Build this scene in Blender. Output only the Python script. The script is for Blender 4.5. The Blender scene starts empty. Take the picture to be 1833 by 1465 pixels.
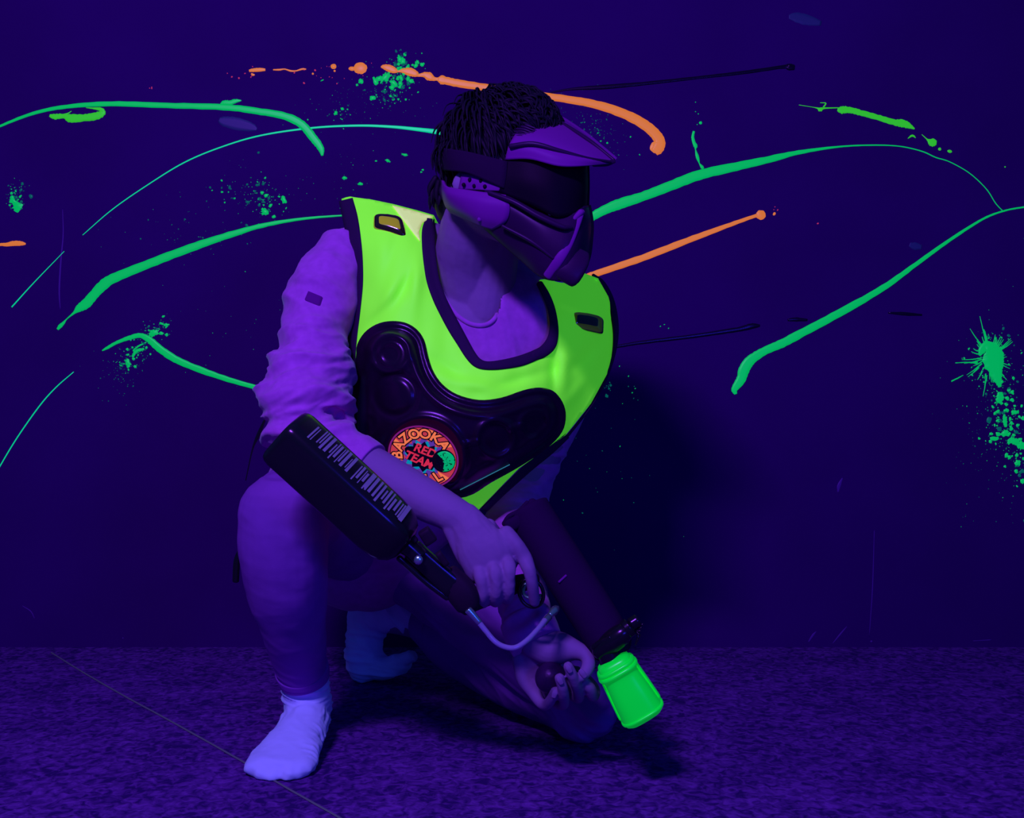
import bpy, bmesh, math, random
import numpy as np
from mathutils import Vector, noise, Matrix
from mathutils.bvhtree import BVHTree
from mathutils.geometry import delaunay_2d_cdt

# ------------------------------------------------------------------ camera, world, lights
F = 1900.0; W, H = 1833, 1465; CX, CY = W/2, H/2; CAMZ = 0.658
WALL = 2.93
sc = bpy.context.scene
COL = sc.collection
cam = bpy.data.cameras.new('camera'); cam.sensor_width = 36; cam.lens = F/W*36; cam.clip_start = 0.05
camo = bpy.data.objects.new('camera', cam); COL.objects.link(camo)
camo.location = (0, 0, CAMZ); camo.rotation_euler = (math.radians(90), 0, 0)
sc.camera = camo
sc.view_settings.view_transform = 'Standard'; sc.view_settings.look = 'None'
sc.view_settings.gamma = 1; sc.view_settings.exposure = 0; sc.view_settings.use_curve_mapping = False
w = bpy.data.worlds.new('world'); sc.world = w; w.use_nodes = True
w.node_tree.nodes['Background'].inputs[0].default_value = (0.006, 0.075, 0.20, 1)
w.node_tree.nodes['Background'].inputs[1].default_value = 0.72

def area(name, loc, target, size, sy, power, col):
    l = bpy.data.lights.new(name, 'AREA'); l.shape = 'RECTANGLE'; l.size = size; l.size_y = sy
    l.energy = power; l.color = col
    o = bpy.data.objects.new(name, l); COL.objects.link(o); o.location = loc
    o.rotation_euler = (Vector(target)-Vector(loc)).to_track_quat('-Z', 'Y').to_euler()
    return o
area('blacklight_key', (-0.75, -0.35, 2.45), (-0.10, 2.1, 0.6), 0.55, 0.16, 98, (0.27, 0.42, 1.0))
area('blue_fill', (1.1, -0.7, 1.0), (0.0, 2.1, 0.35), 0.6, 0.3, 16, (0.03, 0.18, 1.0))  # unseen blue fill, added to lift the shaded cloth

# ------------------------------------------------------------------ helpers
def P(px, py, d): return Vector(((px-CX)/F*d, d, CAMZ-(py-CY)/F*d))
def proj(v): return (v.x/v.y*F+CX, (CAMZ-v.z)/v.y*F+CY)

def srgb(c):
    return tuple((x/12.92 if x <= 0.04045 else ((x+0.055)/1.055)**2.4) for x in [k/255 for k in c])

def mat(name, col, rough=0.6, emis=None, es=0.0, spec=0.5, bump=None, coat=0.0, vary=None, sheen=0.0, metallic=0.0, transm=0.0):
    m = bpy.data.materials.new(name); m.use_nodes = True
    nt = m.node_tree; b = nt.nodes['Principled BSDF']
    b.inputs['Base Color'].default_value = (*col, 1)
    b.inputs['Roughness'].default_value = rough
    b.inputs['Specular IOR Level'].default_value = spec
    b.inputs['Coat Weight'].default_value = coat
    b.inputs['Metallic'].default_value = metallic
    b.inputs['Specular Tint'].default_value = (1, 0.5, 1, 1) if emis else (1.0, 0.12, 1.0, 1)
    b.inputs['Transmission Weight'].default_value = transm
    b.inputs['Sheen Weight'].default_value = sheen
    if emis:
        b.inputs['Emission Color'].default_value = (*emis, 1); b.inputs['Emission Strength'].default_value = es
    tc = nt.nodes.new('ShaderNodeTexCoord')
    if vary:   # (scale, amount, detail)
        n = nt.nodes.new('ShaderNodeTexNoise'); n.inputs['Scale'].default_value = vary[0]; n.inputs['Detail'].default_value = vary[2]
        nt.links.new(tc.outputs['Object'], n.inputs['Vector'])
        r = nt.nodes.new('ShaderNodeMapRange'); r.inputs[1].default_value = 0.3; r.inputs[2].default_value = 0.7
        r.inputs[3].default_value = 1-vary[1]; r.inputs[4].default_value = 1+vary[1]
        nt.links.new(n.outputs['Fac'], r.inputs[0])
        mx = nt.nodes.new('ShaderNodeVectorMath'); mx.operation = 'SCALE'; mx.inputs[0].default_value = col
        nt.links.new(r.outputs[0], mx.inputs['Scale']); nt.links.new(mx.outputs[0], b.inputs['Base Color'])
    if bump:   # (scale, strength, distance)
        n2 = nt.nodes.new('ShaderNodeTexNoise'); n2.inputs['Scale'].default_value = bump[0]; n2.inputs['Detail'].default_value = 5
        nt.links.new(tc.outputs['Object'], n2.inputs['Vector'])
        bp = nt.nodes.new('ShaderNodeBump'); bp.inputs['Strength'].default_value = bump[1]; bp.inputs['Distance'].default_value = bump[2]
        nt.links.new(n2.outputs['Fac'], bp.inputs['Height']); nt.links.new(bp.outputs[0], b.inputs['Normal'])
    return m

M = {}
M['wall'] = mat('wall_paint', (0.046, 0.0003, 0.108), 0.7, spec=0.02, bump=(40, 0.06, 0.002), vary=(3.0, 0.08, 6))
M['carpet'] = mat('carpet', (0.10, 0.010, 0.19), 0.95, spec=0.05)
M['skin'] = mat('skin', (0.27, 0.042, 0.29), 0.6, spec=0.12, bump=(120, 0.15, 0.001))
M['hair'] = mat('hair', (0.008, 0.002, 0.014), 0.6, spec=0.2)
M['shirt'] = mat('shirt_cotton', (0.50, 0.030, 0.48), 0.9, spec=0.04, bump=(700, 0.25, 0.0006), vary=(60, 0.10, 5), sheen=0.1)
M['patch'] = mat('sleeve_patch', (0.14, 0.003, 0.17), 0.8, spec=0.03)
M['jeans'] = mat('trouser_cotton', (0.26, 0.020, 0.36), 0.9, spec=0.1, bump=(600, 0.3, 0.0006), vary=(9, 0.14, 4))
M['sock'] = mat('sock_cotton', (0.62, 0.25, 0.92), 0.95, spec=0.05, bump=(500, 0.3, 0.0006), sheen=0.1)
M['vest'] = mat('fluorescent_fabric', (0.50, 0.97, 0.035), 0.6, emis=(0.035, 0.30, 0.012), es=1.0, spec=0.2, bump=(900, 0.15, 0.0004))
M['cream'] = mat('cream_lining', (0.9, 0.75, 0.22), 0.7, emis=(0.33, 0.33, 0.09), es=1.0)
M['stitch'] = mat('pale_piping', (0.15, 0.5, 0.5), 0.5, emis=(0.02, 0.12, 0.13), es=1.0)
M['binding'] = mat('black_binding', (0.035, 0.003, 0.050), 0.7, spec=0.06, bump=(500, 0.4, 0.0006))
M['plate'] = mat('black_foam_plate', (0.012, 0.001, 0.014), 0.27, spec=0.55, bump=(1200, 0.15, 0.0003))
M['black'] = mat('black_plastic', (0.008, 0.003, 0.010), 0.22, spec=0.5)
M['blackm'] = mat('matte_black_plastic', (0.018, 0.002, 0.020), 0.6, spec=0.2, bump=(200, 0.1, 0.001))
M['barrel'] = mat('barrel_cloth_black', (0.026, 0.001, 0.040), 0.75, spec=0.04, bump=(90, 0.2, 0.002))
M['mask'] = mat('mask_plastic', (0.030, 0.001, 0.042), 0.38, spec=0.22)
M['masklight'] = mat('mask_plastic_lit', (0.21, 0.004, 0.24), 0.5, spec=0.15)  # lighter copy of the mask plastic, lit faces put into the base colour
M['lens'] = mat('mask_lens', (0.006, 0.0005, 0.010), 0.5, spec=0.07, bump=(900, 0.4, 0.0006))
M['strap'] = mat('elastic_strap', (0.020, 0.001, 0.03), 0.85, spec=0.1, bump=(400, 0.4, 0.001))
M['amber'] = mat('amber_plastic', (0.85, 0.38, 0.01), 0.12, spec=0.8, coat=0.6)
M['amberd'] = mat('amber_dark', (0.030, 0.006, 0.008), 0.12, spec=0.7, coat=0.5)
M['hose'] = mat('clear_hose', (0.46, 0.12, 0.60), 0.15, spec=0.8, transm=0.35)
M['steel'] = mat('steel', (0.5, 0.3, 0.6), 0.25, metallic=0.9)
M['cup'] = mat('fluorescent_green_plastic', (0.0, 0.75, 0.03), 0.32, emis=(0.0, 0.22, 0.018), es=1.0, spec=0.4)
M['tlabel'] = mat('tank_label', (0.28, 0.08, 0.32), 0.4)
M['ball'] = mat('foam_ball', (0.030, 0.002, 0.045), 0.38, spec=0.5)
M['seam'] = mat('carpet_seam_thread', (0.14, 0.06, 0.14), 0.9)
def fl(name, col, es, base=None):
    return mat(name, base or tuple(c*0.5 for c in col), 0.4, emis=col, es=es, spec=0.3)
M['green'] = fl('fluorescent_green_paint', (0.0, 0.345, 0.088), 1.0, (0.0, 0.30, 0.02))
M['lime'] = fl('fluorescent_lime_paint', (0.02, 0.36, 0.025), 1.0, (0.05, 0.40, 0.0))
M['teal'] = fl('thin_green_paint', (0.0, 0.085, 0.075), 1.0, (0.0, 0.02, 0.02))
M['mint'] = fl('bright_mint_paint', (0.0, 0.50, 0.20), 1.0)
M['orange'] = fl('fluorescent_orange_paint', (0.60, 0.130, 0.035), 1.0, (0.30, 0.12, 0.0))
M['pink'] = fl('pink_paint', (0.38, 0.02, 0.08), 1.0)
M['dpaint'] = mat('dark_paint', (0.006, 0.0005, 0.012), 0.25, spec=0.5)
M['smudge'] = mat('bluish_smudge', (0.030, 0.018, 0.13), 0.5)
M['scuff'] = mat('scuff', (0.10, 0.006, 0.22), 0.5)
M['b_rim'] = fl('badge_rim', (0.22, 0.01, 0.16), 0.8)
M['b_red'] = fl('badge_red', (0.50, 0.035, 0.055), 0.9)
M['b_orange'] = fl('badge_orange', (0.85, 0.17, 0.06), 0.9)
M['b_purple'] = fl('badge_purple', (0.10, 0.03, 0.30), 0.8)
M['b_cyan'] = fl('badge_cyan', (0.0, 0.26, 0.36), 0.8)
M['b_black'] = mat('badge_black', (0.004, 0.002, 0.008), 0.4)
M['b_text'] = fl('badge_text_red', (0.62, 0.02, 0.06), 0.9)
M['b_green'] = fl('badge_ball_green', (0.0, 0.42, 0.14), 0.8)

def link(name, me, mats, parent=None, smooth=True):
    o = bpy.data.objects.new(name, me); COL.objects.link(o)
    for m in (mats if isinstance(mats, (list, tuple)) else [mats]): me.materials.append(m)
    if parent: o.parent = parent
    if smooth:
        for p in me.polygons: p.use_smooth = True
    return o

def bm_obj(name, bm, mats, parent=None, smooth=True, recalc=True):
    if recalc: bmesh.ops.recalc_face_normals(bm, faces=bm.faces)
    me = bpy.data.meshes.new(name); bm.to_mesh(me); bm.free()
    return link(name, me, mats, parent, smooth)

def tag(o, label=None, cat=None, group=None, kind=None):
    if label: o['label'] = label
    if cat: o['category'] = cat
    if group: o['group'] = group
    if kind: o['kind'] = kind
    return o

def bake(o, mods):
    """apply a list of (type, settings) modifiers and keep the result as the object's mesh"""
    for t, kw in mods:
        m = o.modifiers.new(t, t)
        for k, v in kw.items(): setattr(m, k, v)
    dg = bpy.context.evaluated_depsgraph_get(); dg.update()
    me = bpy.data.meshes.new_from_object(o.evaluated_get(dg))
    old = o.data; mats = list(old.materials); o.modifiers.clear(); o.data = me
    me.materials.clear()
    for m in mats: me.materials.append(m)
    bpy.data.meshes.remove(old)
    for p in me.polygons: p.use_smooth = True
    return o

def cr(pts, n):
    """Catmull-Rom resample of a list of tuples/arrays; n steps per segment"""
    a = [np.array(p, float) for p in pts]
    a = [2*a[0]-a[1]] + a + [2*a[-1]-a[-2]]
    out = []
    for i in range(1, len(a)-2):
        p0, p1, p2, p3 = a[i-1:i+3]
        for k in range(n):
            t = k/n
            out.append(0.5*((2*p1)+(-p0+p2)*t+(2*p0-5*p1+4*p2-p3)*t*t+(-p0+3*p1-3*p2+p3)*t**3))
    out.append(a[-2]); return out

def loft(bm, pts, n=5, seg=20, ref=Vector((0, 1, 0)), cap=True, expo=2.0, capf=0.9, mi=0):
    """pts: (px,py,d,rpx[,ratio of depth radius]) -> closed tube"""
    q = []
    for p in pts:
        p = tuple(p)+(1.0,)*(5-len(p))
        c = P(*p[:3]); r = p[3]/F*p[2]
        q.append((c.x, c.y, c.z, r, r*p[4]))
    return loftw(bm, q, n, seg, ref, cap, expo, capf, mi)

def loftw(bm, q, n=5, seg=20, ref=Vector((0, 1, 0)), cap=True, expo=2.0, capf=0.9, mi=0):
    s = cr(q, n); L = len(s); C = [Vector(p[:3]) for p in s]
    T = [(C[min(i+1, L-1)]-C[max(i-1, 0)]).normalized() for i in range(L)]
    rings = []
    def ring(c, t, rx, ry):
        side = t.cross(ref)
        if side.length < 1e-4: side = t.cross(Vector((0, 0, 1)))
        side.normalize(); dep = side.cross(t).normalized()
        vs = []
        for k in range(seg):
            a = 2*math.pi*k/seg; ca, sa = math.cos(a), math.sin(a)
            e = 2/expo
            x = math.copysign(abs(ca)**e, ca)*rx; y = math.copysign(abs(sa)**e, sa)*ry
            vs.append(bm.verts.new(c+side*x+dep*y))
        return vs
    if cap:
        cf = capf if isinstance(capf, tuple) else (capf, capf)
        r0 = (s[0][3]+s[0][4])/2*cf[0]
        for j in (3, 2, 1):
            f = j/3.5
            rings.append(ring(C[0]-T[0]*r0*f, T[0], s[0][3]*math.sqrt(1-f*f), s[0][4]*math.sqrt(1-f*f)))
    for i in range(L): rings.append(ring(C[i], T[i], max(s[i][3], 1e-4), max(s[i][4], 1e-4)))
    if cap:
        r1 = (s[-1][3]+s[-1][4])/2*cf[1]
        for j in (1, 2, 3):
            f = j/3.5
            rings.append(ring(C[-1]+T[-1]*r1*f, T[-1], s[-1][3]*math.sqrt(1-f*f), s[-1][4]*math.sqrt(1-f*f)))
    fs = []
    for a, b in zip(rings[:-1], rings[1:]):
        for k in range(seg):
            fs.append(bm.faces.new((a[k], a[(k+1) % seg], b[(k+1) % seg], b[k])))
    fs.append(bm.faces.new(rings[0][::-1])); fs.append(bm.faces.new(rings[-1]))
    for f in fs: f.material_index = mi
    return rings

def ball(bm, c, r, sc3=(1, 1, 1), seg=20, mi=0):
    res = bmesh.ops.create_uvsphere(bm, u_segments=seg, v_segments=max(8, seg//2+2), radius=r)
    for v in res['verts']: v.co = Vector((v.co.x*sc3[0], v.co.y*sc3[1], v.co.z*sc3[2]))+c
    for v in res['verts']:
        for f in v.link_faces: f.material_index = mi

def patch(rows, n=6, thick=0.003):
    """grid of (px,py,d) -> smooth sheet with thickness, as a new bmesh"""
    R = [cr(r, n) for r in rows]; cols = list(zip(*R))
    G = [cr(c, n) for c in cols]          # G[col][row]
    bm = bmesh.new(); V = [[bm.verts.new(P(*p)) for p in c] for c in G]
    for i in range(len(V)-1):
        for j in range(len(V[0])-1):
            bm.faces.new((V[i][j], V[i+1][j], V[i+1][j+1], V[i][j+1]))
    bm.normal_update()
    # thickness away from the camera
    top = list(bm.faces); g = bmesh.ops.duplicate(bm, geom=list(bm.verts)+list(bm.edges)+top)
    mp = g['vert_map']; nrm = {v: v.normal.copy() for c in V for v in c}
    for c in V:
        for v in c:
            nn = nrm[v]
            if nn.dot(v.co-Vector((0, 0, CAMZ))) < 0: nn = -nn
            mp[v].co = v.co+nn*thick
    def wall(a, b): bm.faces.new((a, b, mp[b], mp[a]))
    A, B = len(V), len(V[0])
    for i in range(A-1): wall(V[i][0], V[i+1][0]); wall(V[i+1][B-1], V[i][B-1])
    for j in range(B-1): wall(V[0][j+1], V[0][j]); wall(V[A-1][j], V[A-1][j+1])
    return bm

def wr(co, ax, along, perp, seed=0.0):
    co = co+noise.noise_vector(co*9+Vector((seed, 0, 0)))*0.014+noise.noise_vector(co*24)*0.003
    a = co.dot(ax); q = co-ax*a
    n = noise.noise(ax*(a*along)+q*perp+Vector((seed, seed*1.7, -seed)))
    m = noise.noise(ax*(a*along*2.1)+q*perp*1.8+Vector((seed+9, seed, 3)))
    return (1-min(1, abs(n)*2.6))*1.0+(1-min(1, abs(m)*2.6))*0.4-0.7

def seg_w(co, a, b, rad):
    ab = b-a; t = max(0, min(1, (co-a).dot(ab)/ab.length_squared))
    d = (co-(a+ab*t)).length
    return max(0.0, 1-(d/rad)**2)

def displace(o, rules, base=None):
    """rules: (p0,p1,rad,amp,along,perp,axis or None)"""
    me = o.data; N = [v.normal.copy() for v in me.vertices]
    for v, n in zip(me.vertices, N):
        co = v.co.copy(); d = 0
        for i, (a, b, rad, amp, al, pe, ax) in enumerate(rules):
            wgt = seg_w(co, a, b, rad)
            if wgt > 0:
                d += amp*min(1, wgt*1.6)*wr(co, ax or (b-a).normalized(), al, pe, i*3.1)
        if base: d += base[0]*noise.fractal(co*base[1], 0.8, 2.0, 3)
        v.co = co+n*d
    me.update()

def inside(poly, x, y):
    r = False; j = len(poly)-1
    for i in range(len(poly)):
        xi, yi = poly[i]; xj, yj = poly[j]
        if (yi > y) != (yj > y) and x < (xj-xi)*(y-yi)/(yj-yi)+xi: r = not r
        j = i
    return r

def smooth_poly(poly, n=4, closed=True):
    if closed:
        m = len(poly); out = []
        for i in range(m):
            p0, p1, p2, p3 = [np.array(poly[(i+k) % m], float) for k in (-1, 0, 1, 2)]
            for k in range(n):
                t = k/n; out.append(tuple(0.5*((2*p1)+(-p0+p2)*t+(2*p0-5*p1+4*p2-p3)*t*t+(-p0+3*p1-3*p2+p3)*t**3)))
        return out
    return [tuple(p) for p in cr(poly, n)]

def cdt(poly, step):
    xs = [p[0] for p in poly]; ys = [p[1] for p in poly]
    pts = []
    # densify the border
    border = []
    for i in range(len(poly)):
        a = Vector(poly[i]); b = Vector(poly[(i+1) % len(poly)])
        k = max(1, int((b-a).length/step))
        for j in range(k): border.append(a+(b-a)*(j/k))
    nb = len(border); P0 = np.array([tuple(b) for b in border])
    y = min(ys)+step/2; odd = 0
    while y < max(ys):
        x = min(xs)+(step/2 if odd else 0)
        while x < max(xs):
            if inside(poly, x, y) and np.min((P0[:, 0]-x)**2+(P0[:, 1]-y)**2) > (step*0.55)**2: pts.append(Vector((x, y)))
            x += step
        y += step*0.87; odd ^= 1
    V = border+pts
    r = delaunay_2d_cdt(V, [], [list(range(nb))], 1, 1e-6)
    return r[0], [list(f) for f in r[2]], nb

def dist_poly(poly, x, y):
    A = np.array(poly); B = np.roll(A, -1, axis=0); d = B-A; p = np.array([x, y])
    t = np.clip(((p-A)*d).sum(1)/np.maximum((d*d).sum(1), 1e-9), 0, 1)
    return float(np.min(np.hypot(*((A+d*t[:, None])-p).T)))

class RBF:
    def __init__(s, pts):
        X = np.array([p[:2] for p in pts], float)/100; z = np.array([p[2] for p in pts]); n = len(pts)
        def k(r): return np.where(r > 0, r*r*np.log(np.maximum(r, 1e-9)), 0)
        K = k(np.linalg.norm(X[:, None]-X[None], axis=2))+np.eye(n)*0.02
        Q = np.hstack([np.ones((n, 1)), X]); A = np.block([[K, Q], [Q.T, np.zeros((3, 3))]])
        s.w = np.linalg.solve(A, np.concatenate([z, np.zeros(3)])); s.X = X; s.k = k
    def __call__(s, x, y):
        p = np.array([x, y])/100; r = np.linalg.norm(s.X-p, axis=1)
        return float(s.w[:-3] @ s.k(r) + s.w[-3] + s.w[-2:] @ p)

# ------------------------------------------------------------------ room shell
def box(name, lo, hi, m, parent=None):
    bm = bmesh.new(); bmesh.ops.create_cube(bm, size=1)
    for v in bm.verts: v.co = Vector([(lo[i]+hi[i])/2+v.co[i]*(hi[i]-lo[i]) for i in range(3)])
    return bm_obj(name, bm, m, parent, smooth=False)
wall = box('wall_back', (-3.5, WALL, -0.05), (3.5, WALL+0.1, 2.9), M['wall']); wall['kind'] = 'structure'
wall['label'] = 'dark violet back wall splashed with fluorescent paint'
floor = box('floor', (-3.5, -1.0, -0.06), (3.5, WALL, 0), M['carpet']); floor['kind'] = 'structure'
floor['label'] = 'dark violet short pile carpet floor'
nt = M['carpet'].node_tree; b = nt.nodes['Principled BSDF']; tc = nt.nodes.new('ShaderNodeTexCoord')
def nz(scale, det, dist=0.0):
    n = nt.nodes.new('ShaderNodeTexNoise'); n.inputs['Scale'].default_value = scale; n.inputs['Detail'].default_value = det
    n.inputs['Distortion'].default_value = dist; nt.links.new(tc.outputs['Object'], n.inputs['Vector']); return n
n1, n2 = nz(52, 8, 1.0), nz(7, 4)
mul = nt.nodes.new('ShaderNodeMath'); mul.operation = 'MULTIPLY_ADD'; mul.inputs[1].default_value = 0.75; 
nt.links.new(n1.outputs['Fac'], mul.inputs[0])
m3 = nt.nodes.new('ShaderNodeMath'); m3.operation = 'MULTIPLY'; m3.inputs[1].default_value = 0.25
nt.links.new(n2.outputs['Fac'], m3.inputs[0]); nt.links.new(m3.outputs[0], mul.inputs[2])
rp = nt.nodes.new('ShaderNodeValToRGB'); rp.color_ramp.elements[0].position = 0.40; rp.color_ramp.elements[0].color = (0.040, 0.003, 0.11, 1)
rp.color_ramp.elements[1].position = 0.66; rp.color_ramp.elements[1].color = (0.22, 0.016, 0.34, 1)
nt.links.new(mul.outputs[0], rp.inputs[0]); nt.links.new(rp.outputs[0], b.inputs['Base Color'])
bp = nt.nodes.new('ShaderNodeBump'); bp.inputs['Strength'].default_value = 0.7; bp.inputs['Distance'].default_value = 0.006
nt.links.new(n1.outputs['Fac'], bp.inputs['Height']); nt.links.new(bp.outputs[0], b.inputs['Normal'])

def G(px, py):   # a point on the floor seen at a pixel
    d = CAMZ*F/(py-CY); return Vector(((px-CX)/F*d, d, 0))
bm = bmesh.new(); prev = None
for i, (x, y, z) in enumerate([p for p in cr([(92, 1170, 1.2), (150, 1206, 1.6), (230, 1252, 2.0), (300, 1290, 2.6), (430, 1363, 3.2), (505, 1408, 3.4), (600, 1462, 4), (700, 1520, 4.5)], 8)]):
    c = G(x, y); wv = 0.0018+0.0003*math.sin(i*1.7)
    a = bm.verts.new(c+Vector((wv, 0.001, 0.0015))); b_ = bm.verts.new(c+Vector((-wv, -0.001, 0.0015)))
    e = bm.verts.new(c+Vector((0, 0, 0.004)))
    if prev: bm.faces.new((prev[0], a, e, prev[2])); bm.faces.new((prev[2], e, b_, prev[1]))
    prev = (a, b_, e)
s = bm_obj('trim_1', bm, M['seam']); s['kind'] = 'structure'; s['label'] = 'thin pale seam running diagonally across the carpet'

# ------------------------------------------------------------------ paint on the wall (parts of the wall)
def wp(px, py, h=0.0):
    v = P(px, py, WALL); v.y -= h; return v
def stroke(bm, pts, n=7, h=0.0022, rough=0.5, mi=0, seed=0):
    s_ = cr(pts, n); L = len(s_); prev = None; R = random.Random(seed)
    for i, p in enumerate(s_):
        a = s_[max(i-1, 0)]; b = s_[min(i+1, L-1)]
        t = np.array([b[0]-a[0], b[1]-a[1]]); t = t/max(np.hypot(*t), 1e-6); nrm = np.array([-t[1], t[0]])
        wd = max(0.5, p[2])/2; j1 = R.uniform(-rough, rough)*min(1, wd/6); j2 = R.uniform(-rough, rough)*min(1, wd/6)
        hh = h*min(1, 0.3+wd/8)
        row = []
        for f, g in ((-1, 0.0), (-0.93, 0.75), (-0.4, 1.0), (0.4, 1.0), (0.93, 0.75), (1, 0.0)):
            jj = j1 if f < 0 else j2
            q = np.array(p[:2])+nrm*(wd*f+jj*f); row.append(bm.verts.new(wp(q[0], q[1], hh*g+0.0003*(g > 0)-0.0005*(g == 0))))
        if prev:
            for k in range(5): f_ = bm.faces.new((prev[k], prev[k+1], row[k+1], row[k])); f_.material_index = mi
        else:
            f_ = bm.faces.new(row); f_.material_index = mi
        prev = row
    f_ = bm.faces.new(prev[::-1]); f_.material_index = mi
def blob(bm, x, y, r, R, h=0.0018, asp=1.0, ang=0.0, jag=0.18, mi=0, k=None):
    k = k or (6 if r < 2 else 12 if r < 6 else 26)
    ca, sa = math.cos(ang), math.sin(ang); out = []; inn = []
    for i in range(k):
        a = 2*math.pi*i/k; rr = r*(1+R.uniform(-jag, jag)); u, v = rr*math.cos(a)*asp, rr*math.sin(a)
        q = (x+u*ca-v*sa, y+u*sa+v*ca); q2 = (x+(u*ca-v*sa)*0.7, y+(u*sa+v*ca)*0.7)
        out.append(bm.verts.new(wp(*q, -0.0003))); inn.append(bm.verts.new(wp(*q2, h*min(1, 0.35+r/10)+0.0004)))
    for i in range(k):
        j = (i+1) % k; f = bm.faces.new((out[i], out[j], inn[j], inn[i])); f.material_index = mi
    f = bm.faces.new(inn); f.material_index = mi
def mark(name, m, label, strokes=(), blobs=(), seed=1, **kw):
    bm = bmesh.new()
    for i, s_ in enumerate(strokes): stroke(bm, s_, seed=seed+i, **kw)
    R = random.Random(seed)
    for bl in blobs: blob(bm, bl[0], bl[1], bl[2], R, asp=bl[3] if len(bl) > 3 else 1, ang=bl[4] if len(bl) > 4 else 0, jag=0.05)
    o = bm_obj(name, bm, m, wall); o['label'] = label; return o
mark('paint_stroke', M['green'], 'long green paint arc at the upper left', [[(-20, 236, 3), (0, 226, 4), (60, 203, 6), (120, 191, 7), (200, 186, 9), (300, 189, 10), (400, 192, 11), (460, 199, 12), (510, 208, 13.5), (540, 223, 15), (560, 246, 15), (574, 265, 12), (577, 279, 4)]])
mark('paint_blob', M['lime'], 'curled lime paint blob under the upper left arc', [[(89, 207, 5), (98, 209, 10), (115, 208, 9), (126, 212, 15), (150, 211, 13), (172, 208, 14), (184, 202, 10), (180, 196, 7), (166, 194, 3), (154, 193, 1)], [(114, 206, 4), (122, 203, 2), (128, 199, 1)]], rough=0.8)
mark('paint_blob', M['green'], 'small green blob on top of the upper left arc', [[(395, 187, 3), (401, 184, 8), (412, 184, 9), (422, 181, 7), (432, 180, 2)]], rough=0.9)
mark('paint_stroke', M['mint'], 'thin green paint arc leading behind the head', [[(148, 421, 1.2), (200, 376, 1.8), (260, 334, 2.0), (330, 291, 2.4), (400, 262, 2.6), (470, 242, 3), (560, 229, 3.5), (640, 225, 4), (700, 227, 5), (750, 232, 7), (787, 237, 9), (840, 247, 10)]], rough=0.1, h=0.0012)
mark('paint_stroke', M['green'], 'broad green stroke ending behind the shoulder', [[(103, 590, 4), (108, 584, 7), (114, 578, 5), (120, 571, 2), (133, 560, 5), (142, 552, 14), (155, 543, 18), (168, 528, 17), (182, 513, 19), (202, 499, 18), (260, 475, 16), (330, 448, 15), (400, 424, 12), (470, 404, 8), (540, 392, 5), (612, 386, 3), (650, 384, 2)]])
mark('paint_line', M['mint'], 'short thin line left of the broad stroke', [[(21, 550, 2.4), (60, 507, 1.8), (115, 450, 1.0)]], rough=0.05, h=0.001)
mark('paint_stroke', M['green'], 'green hooked stroke ending behind the sleeve', [[(183, 628, 2), (192, 623, 5), (210, 613, 6), (235, 604, 8), (252, 601, 9), (268, 609, 12), (285, 624, 13), (310, 641, 13), (340, 655, 12), (400, 677, 10), (470, 697, 8), (520, 710, 8)]])
mark('paint_line', M['mint'], 'thin curved line at the left edge', [[(-10, 855, 2), (0, 835, 2), (30, 785, 2.2), (70, 728, 2.2), (100, 694, 2), (132, 666, 1.4)]], rough=0.05, h=0.001)
mark('paint_stroke', M['orange'], 'long orange stroke passing behind the head', [
    [(446, 127, 4), (452, 126, 6), (465, 125, 7), (475, 125, 4)], [(450, 132, 3), (453, 134, 4), (456, 134, 2)],
    [(489, 125, 2), (500, 125, 3), (510, 124, 2), (520, 127, 3), (530, 127, 2), (540, 124, 3), (548, 124, 2)],
    [(682, 120, 3), (688, 120, 9), (698, 123, 13), (708, 127, 9), (713, 128, 3), (722, 127, 9), (735, 129, 15), (745, 133, 11), (750, 135, 5), (760, 134, 10), (768, 137, 15), (776, 141, 8), (783, 142, 6), (790, 143, 16), (800, 145, 14), (830, 151, 14), (900, 161, 12), (960, 170, 13), (1010, 177, 13), (1060, 186, 15), (1110, 201, 17), (1150, 221, 18), (1171, 238, 19), (1181, 254, 20), (1177, 266, 22), (1171, 272, 16)]],
    [(597, 119, 5, 1.1), (645, 122, 11, 1.15), (630, 123, 4, 1.6), (560, 132, 2), (1174, 264, 11), (599, 127, 2)], h=0.003)
mark('paint_stroke', M['orange'], 'orange stroke right of the shoulder ending in a dot', [[(1020, 505, 9), (1050, 496, 11), (1070, 489, 12), (1150, 462, 12), (1230, 431, 11), (1300, 405, 8), (1345, 389, 6), (1356, 386, 7)]], [(1362, 385, 9), (1386, 383, 2.5, 1.4, -1)])
mark('paint_stroke', M['orange'], 'orange stroke end at the left edge', [[(-15, 440, 6), (0, 438, 5), (12, 438, 7), (25, 436, 9), (38, 436, 8), (46, 437, 3)]])
mark('paint_stroke', M['green'], 'long green arc rising right from the mask', [[(1030, 403, 15), (1055, 391, 15), (1080, 377, 17), (1110, 365, 19), (1150, 352, 17), (1200, 333, 18), (1250, 314, 18), (1310, 300, 16), (1370, 287, 13), (1430, 273, 8), (1500, 263, 3.5), (1560, 260, 2.5), (1610, 262, 2), (1650, 271, 2), (1675, 282, 2), (1700, 290, 1.6), (1735, 310, 1.6), (1765, 338, 1.6), (1782, 364, 1.6), (1795, 378, 1.5)]])
mark('paint_stroke', M['green'], 'green stroke hooked at its lower end, right of the vest', [[(1850, 369, 3), (1833, 371, 3), (1800, 377, 3.2), (1760, 392, 4), (1700, 430, 6), (1640, 473, 8), (1580, 516, 11), (1500, 562, 14), (1440, 594, 15), (1400, 615, 16), (1370, 628, 15), (1345, 644, 18), (1333, 660, 20), (1326, 680, 17), (1315, 697, 12), (1317, 706, 5)]])
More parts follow.
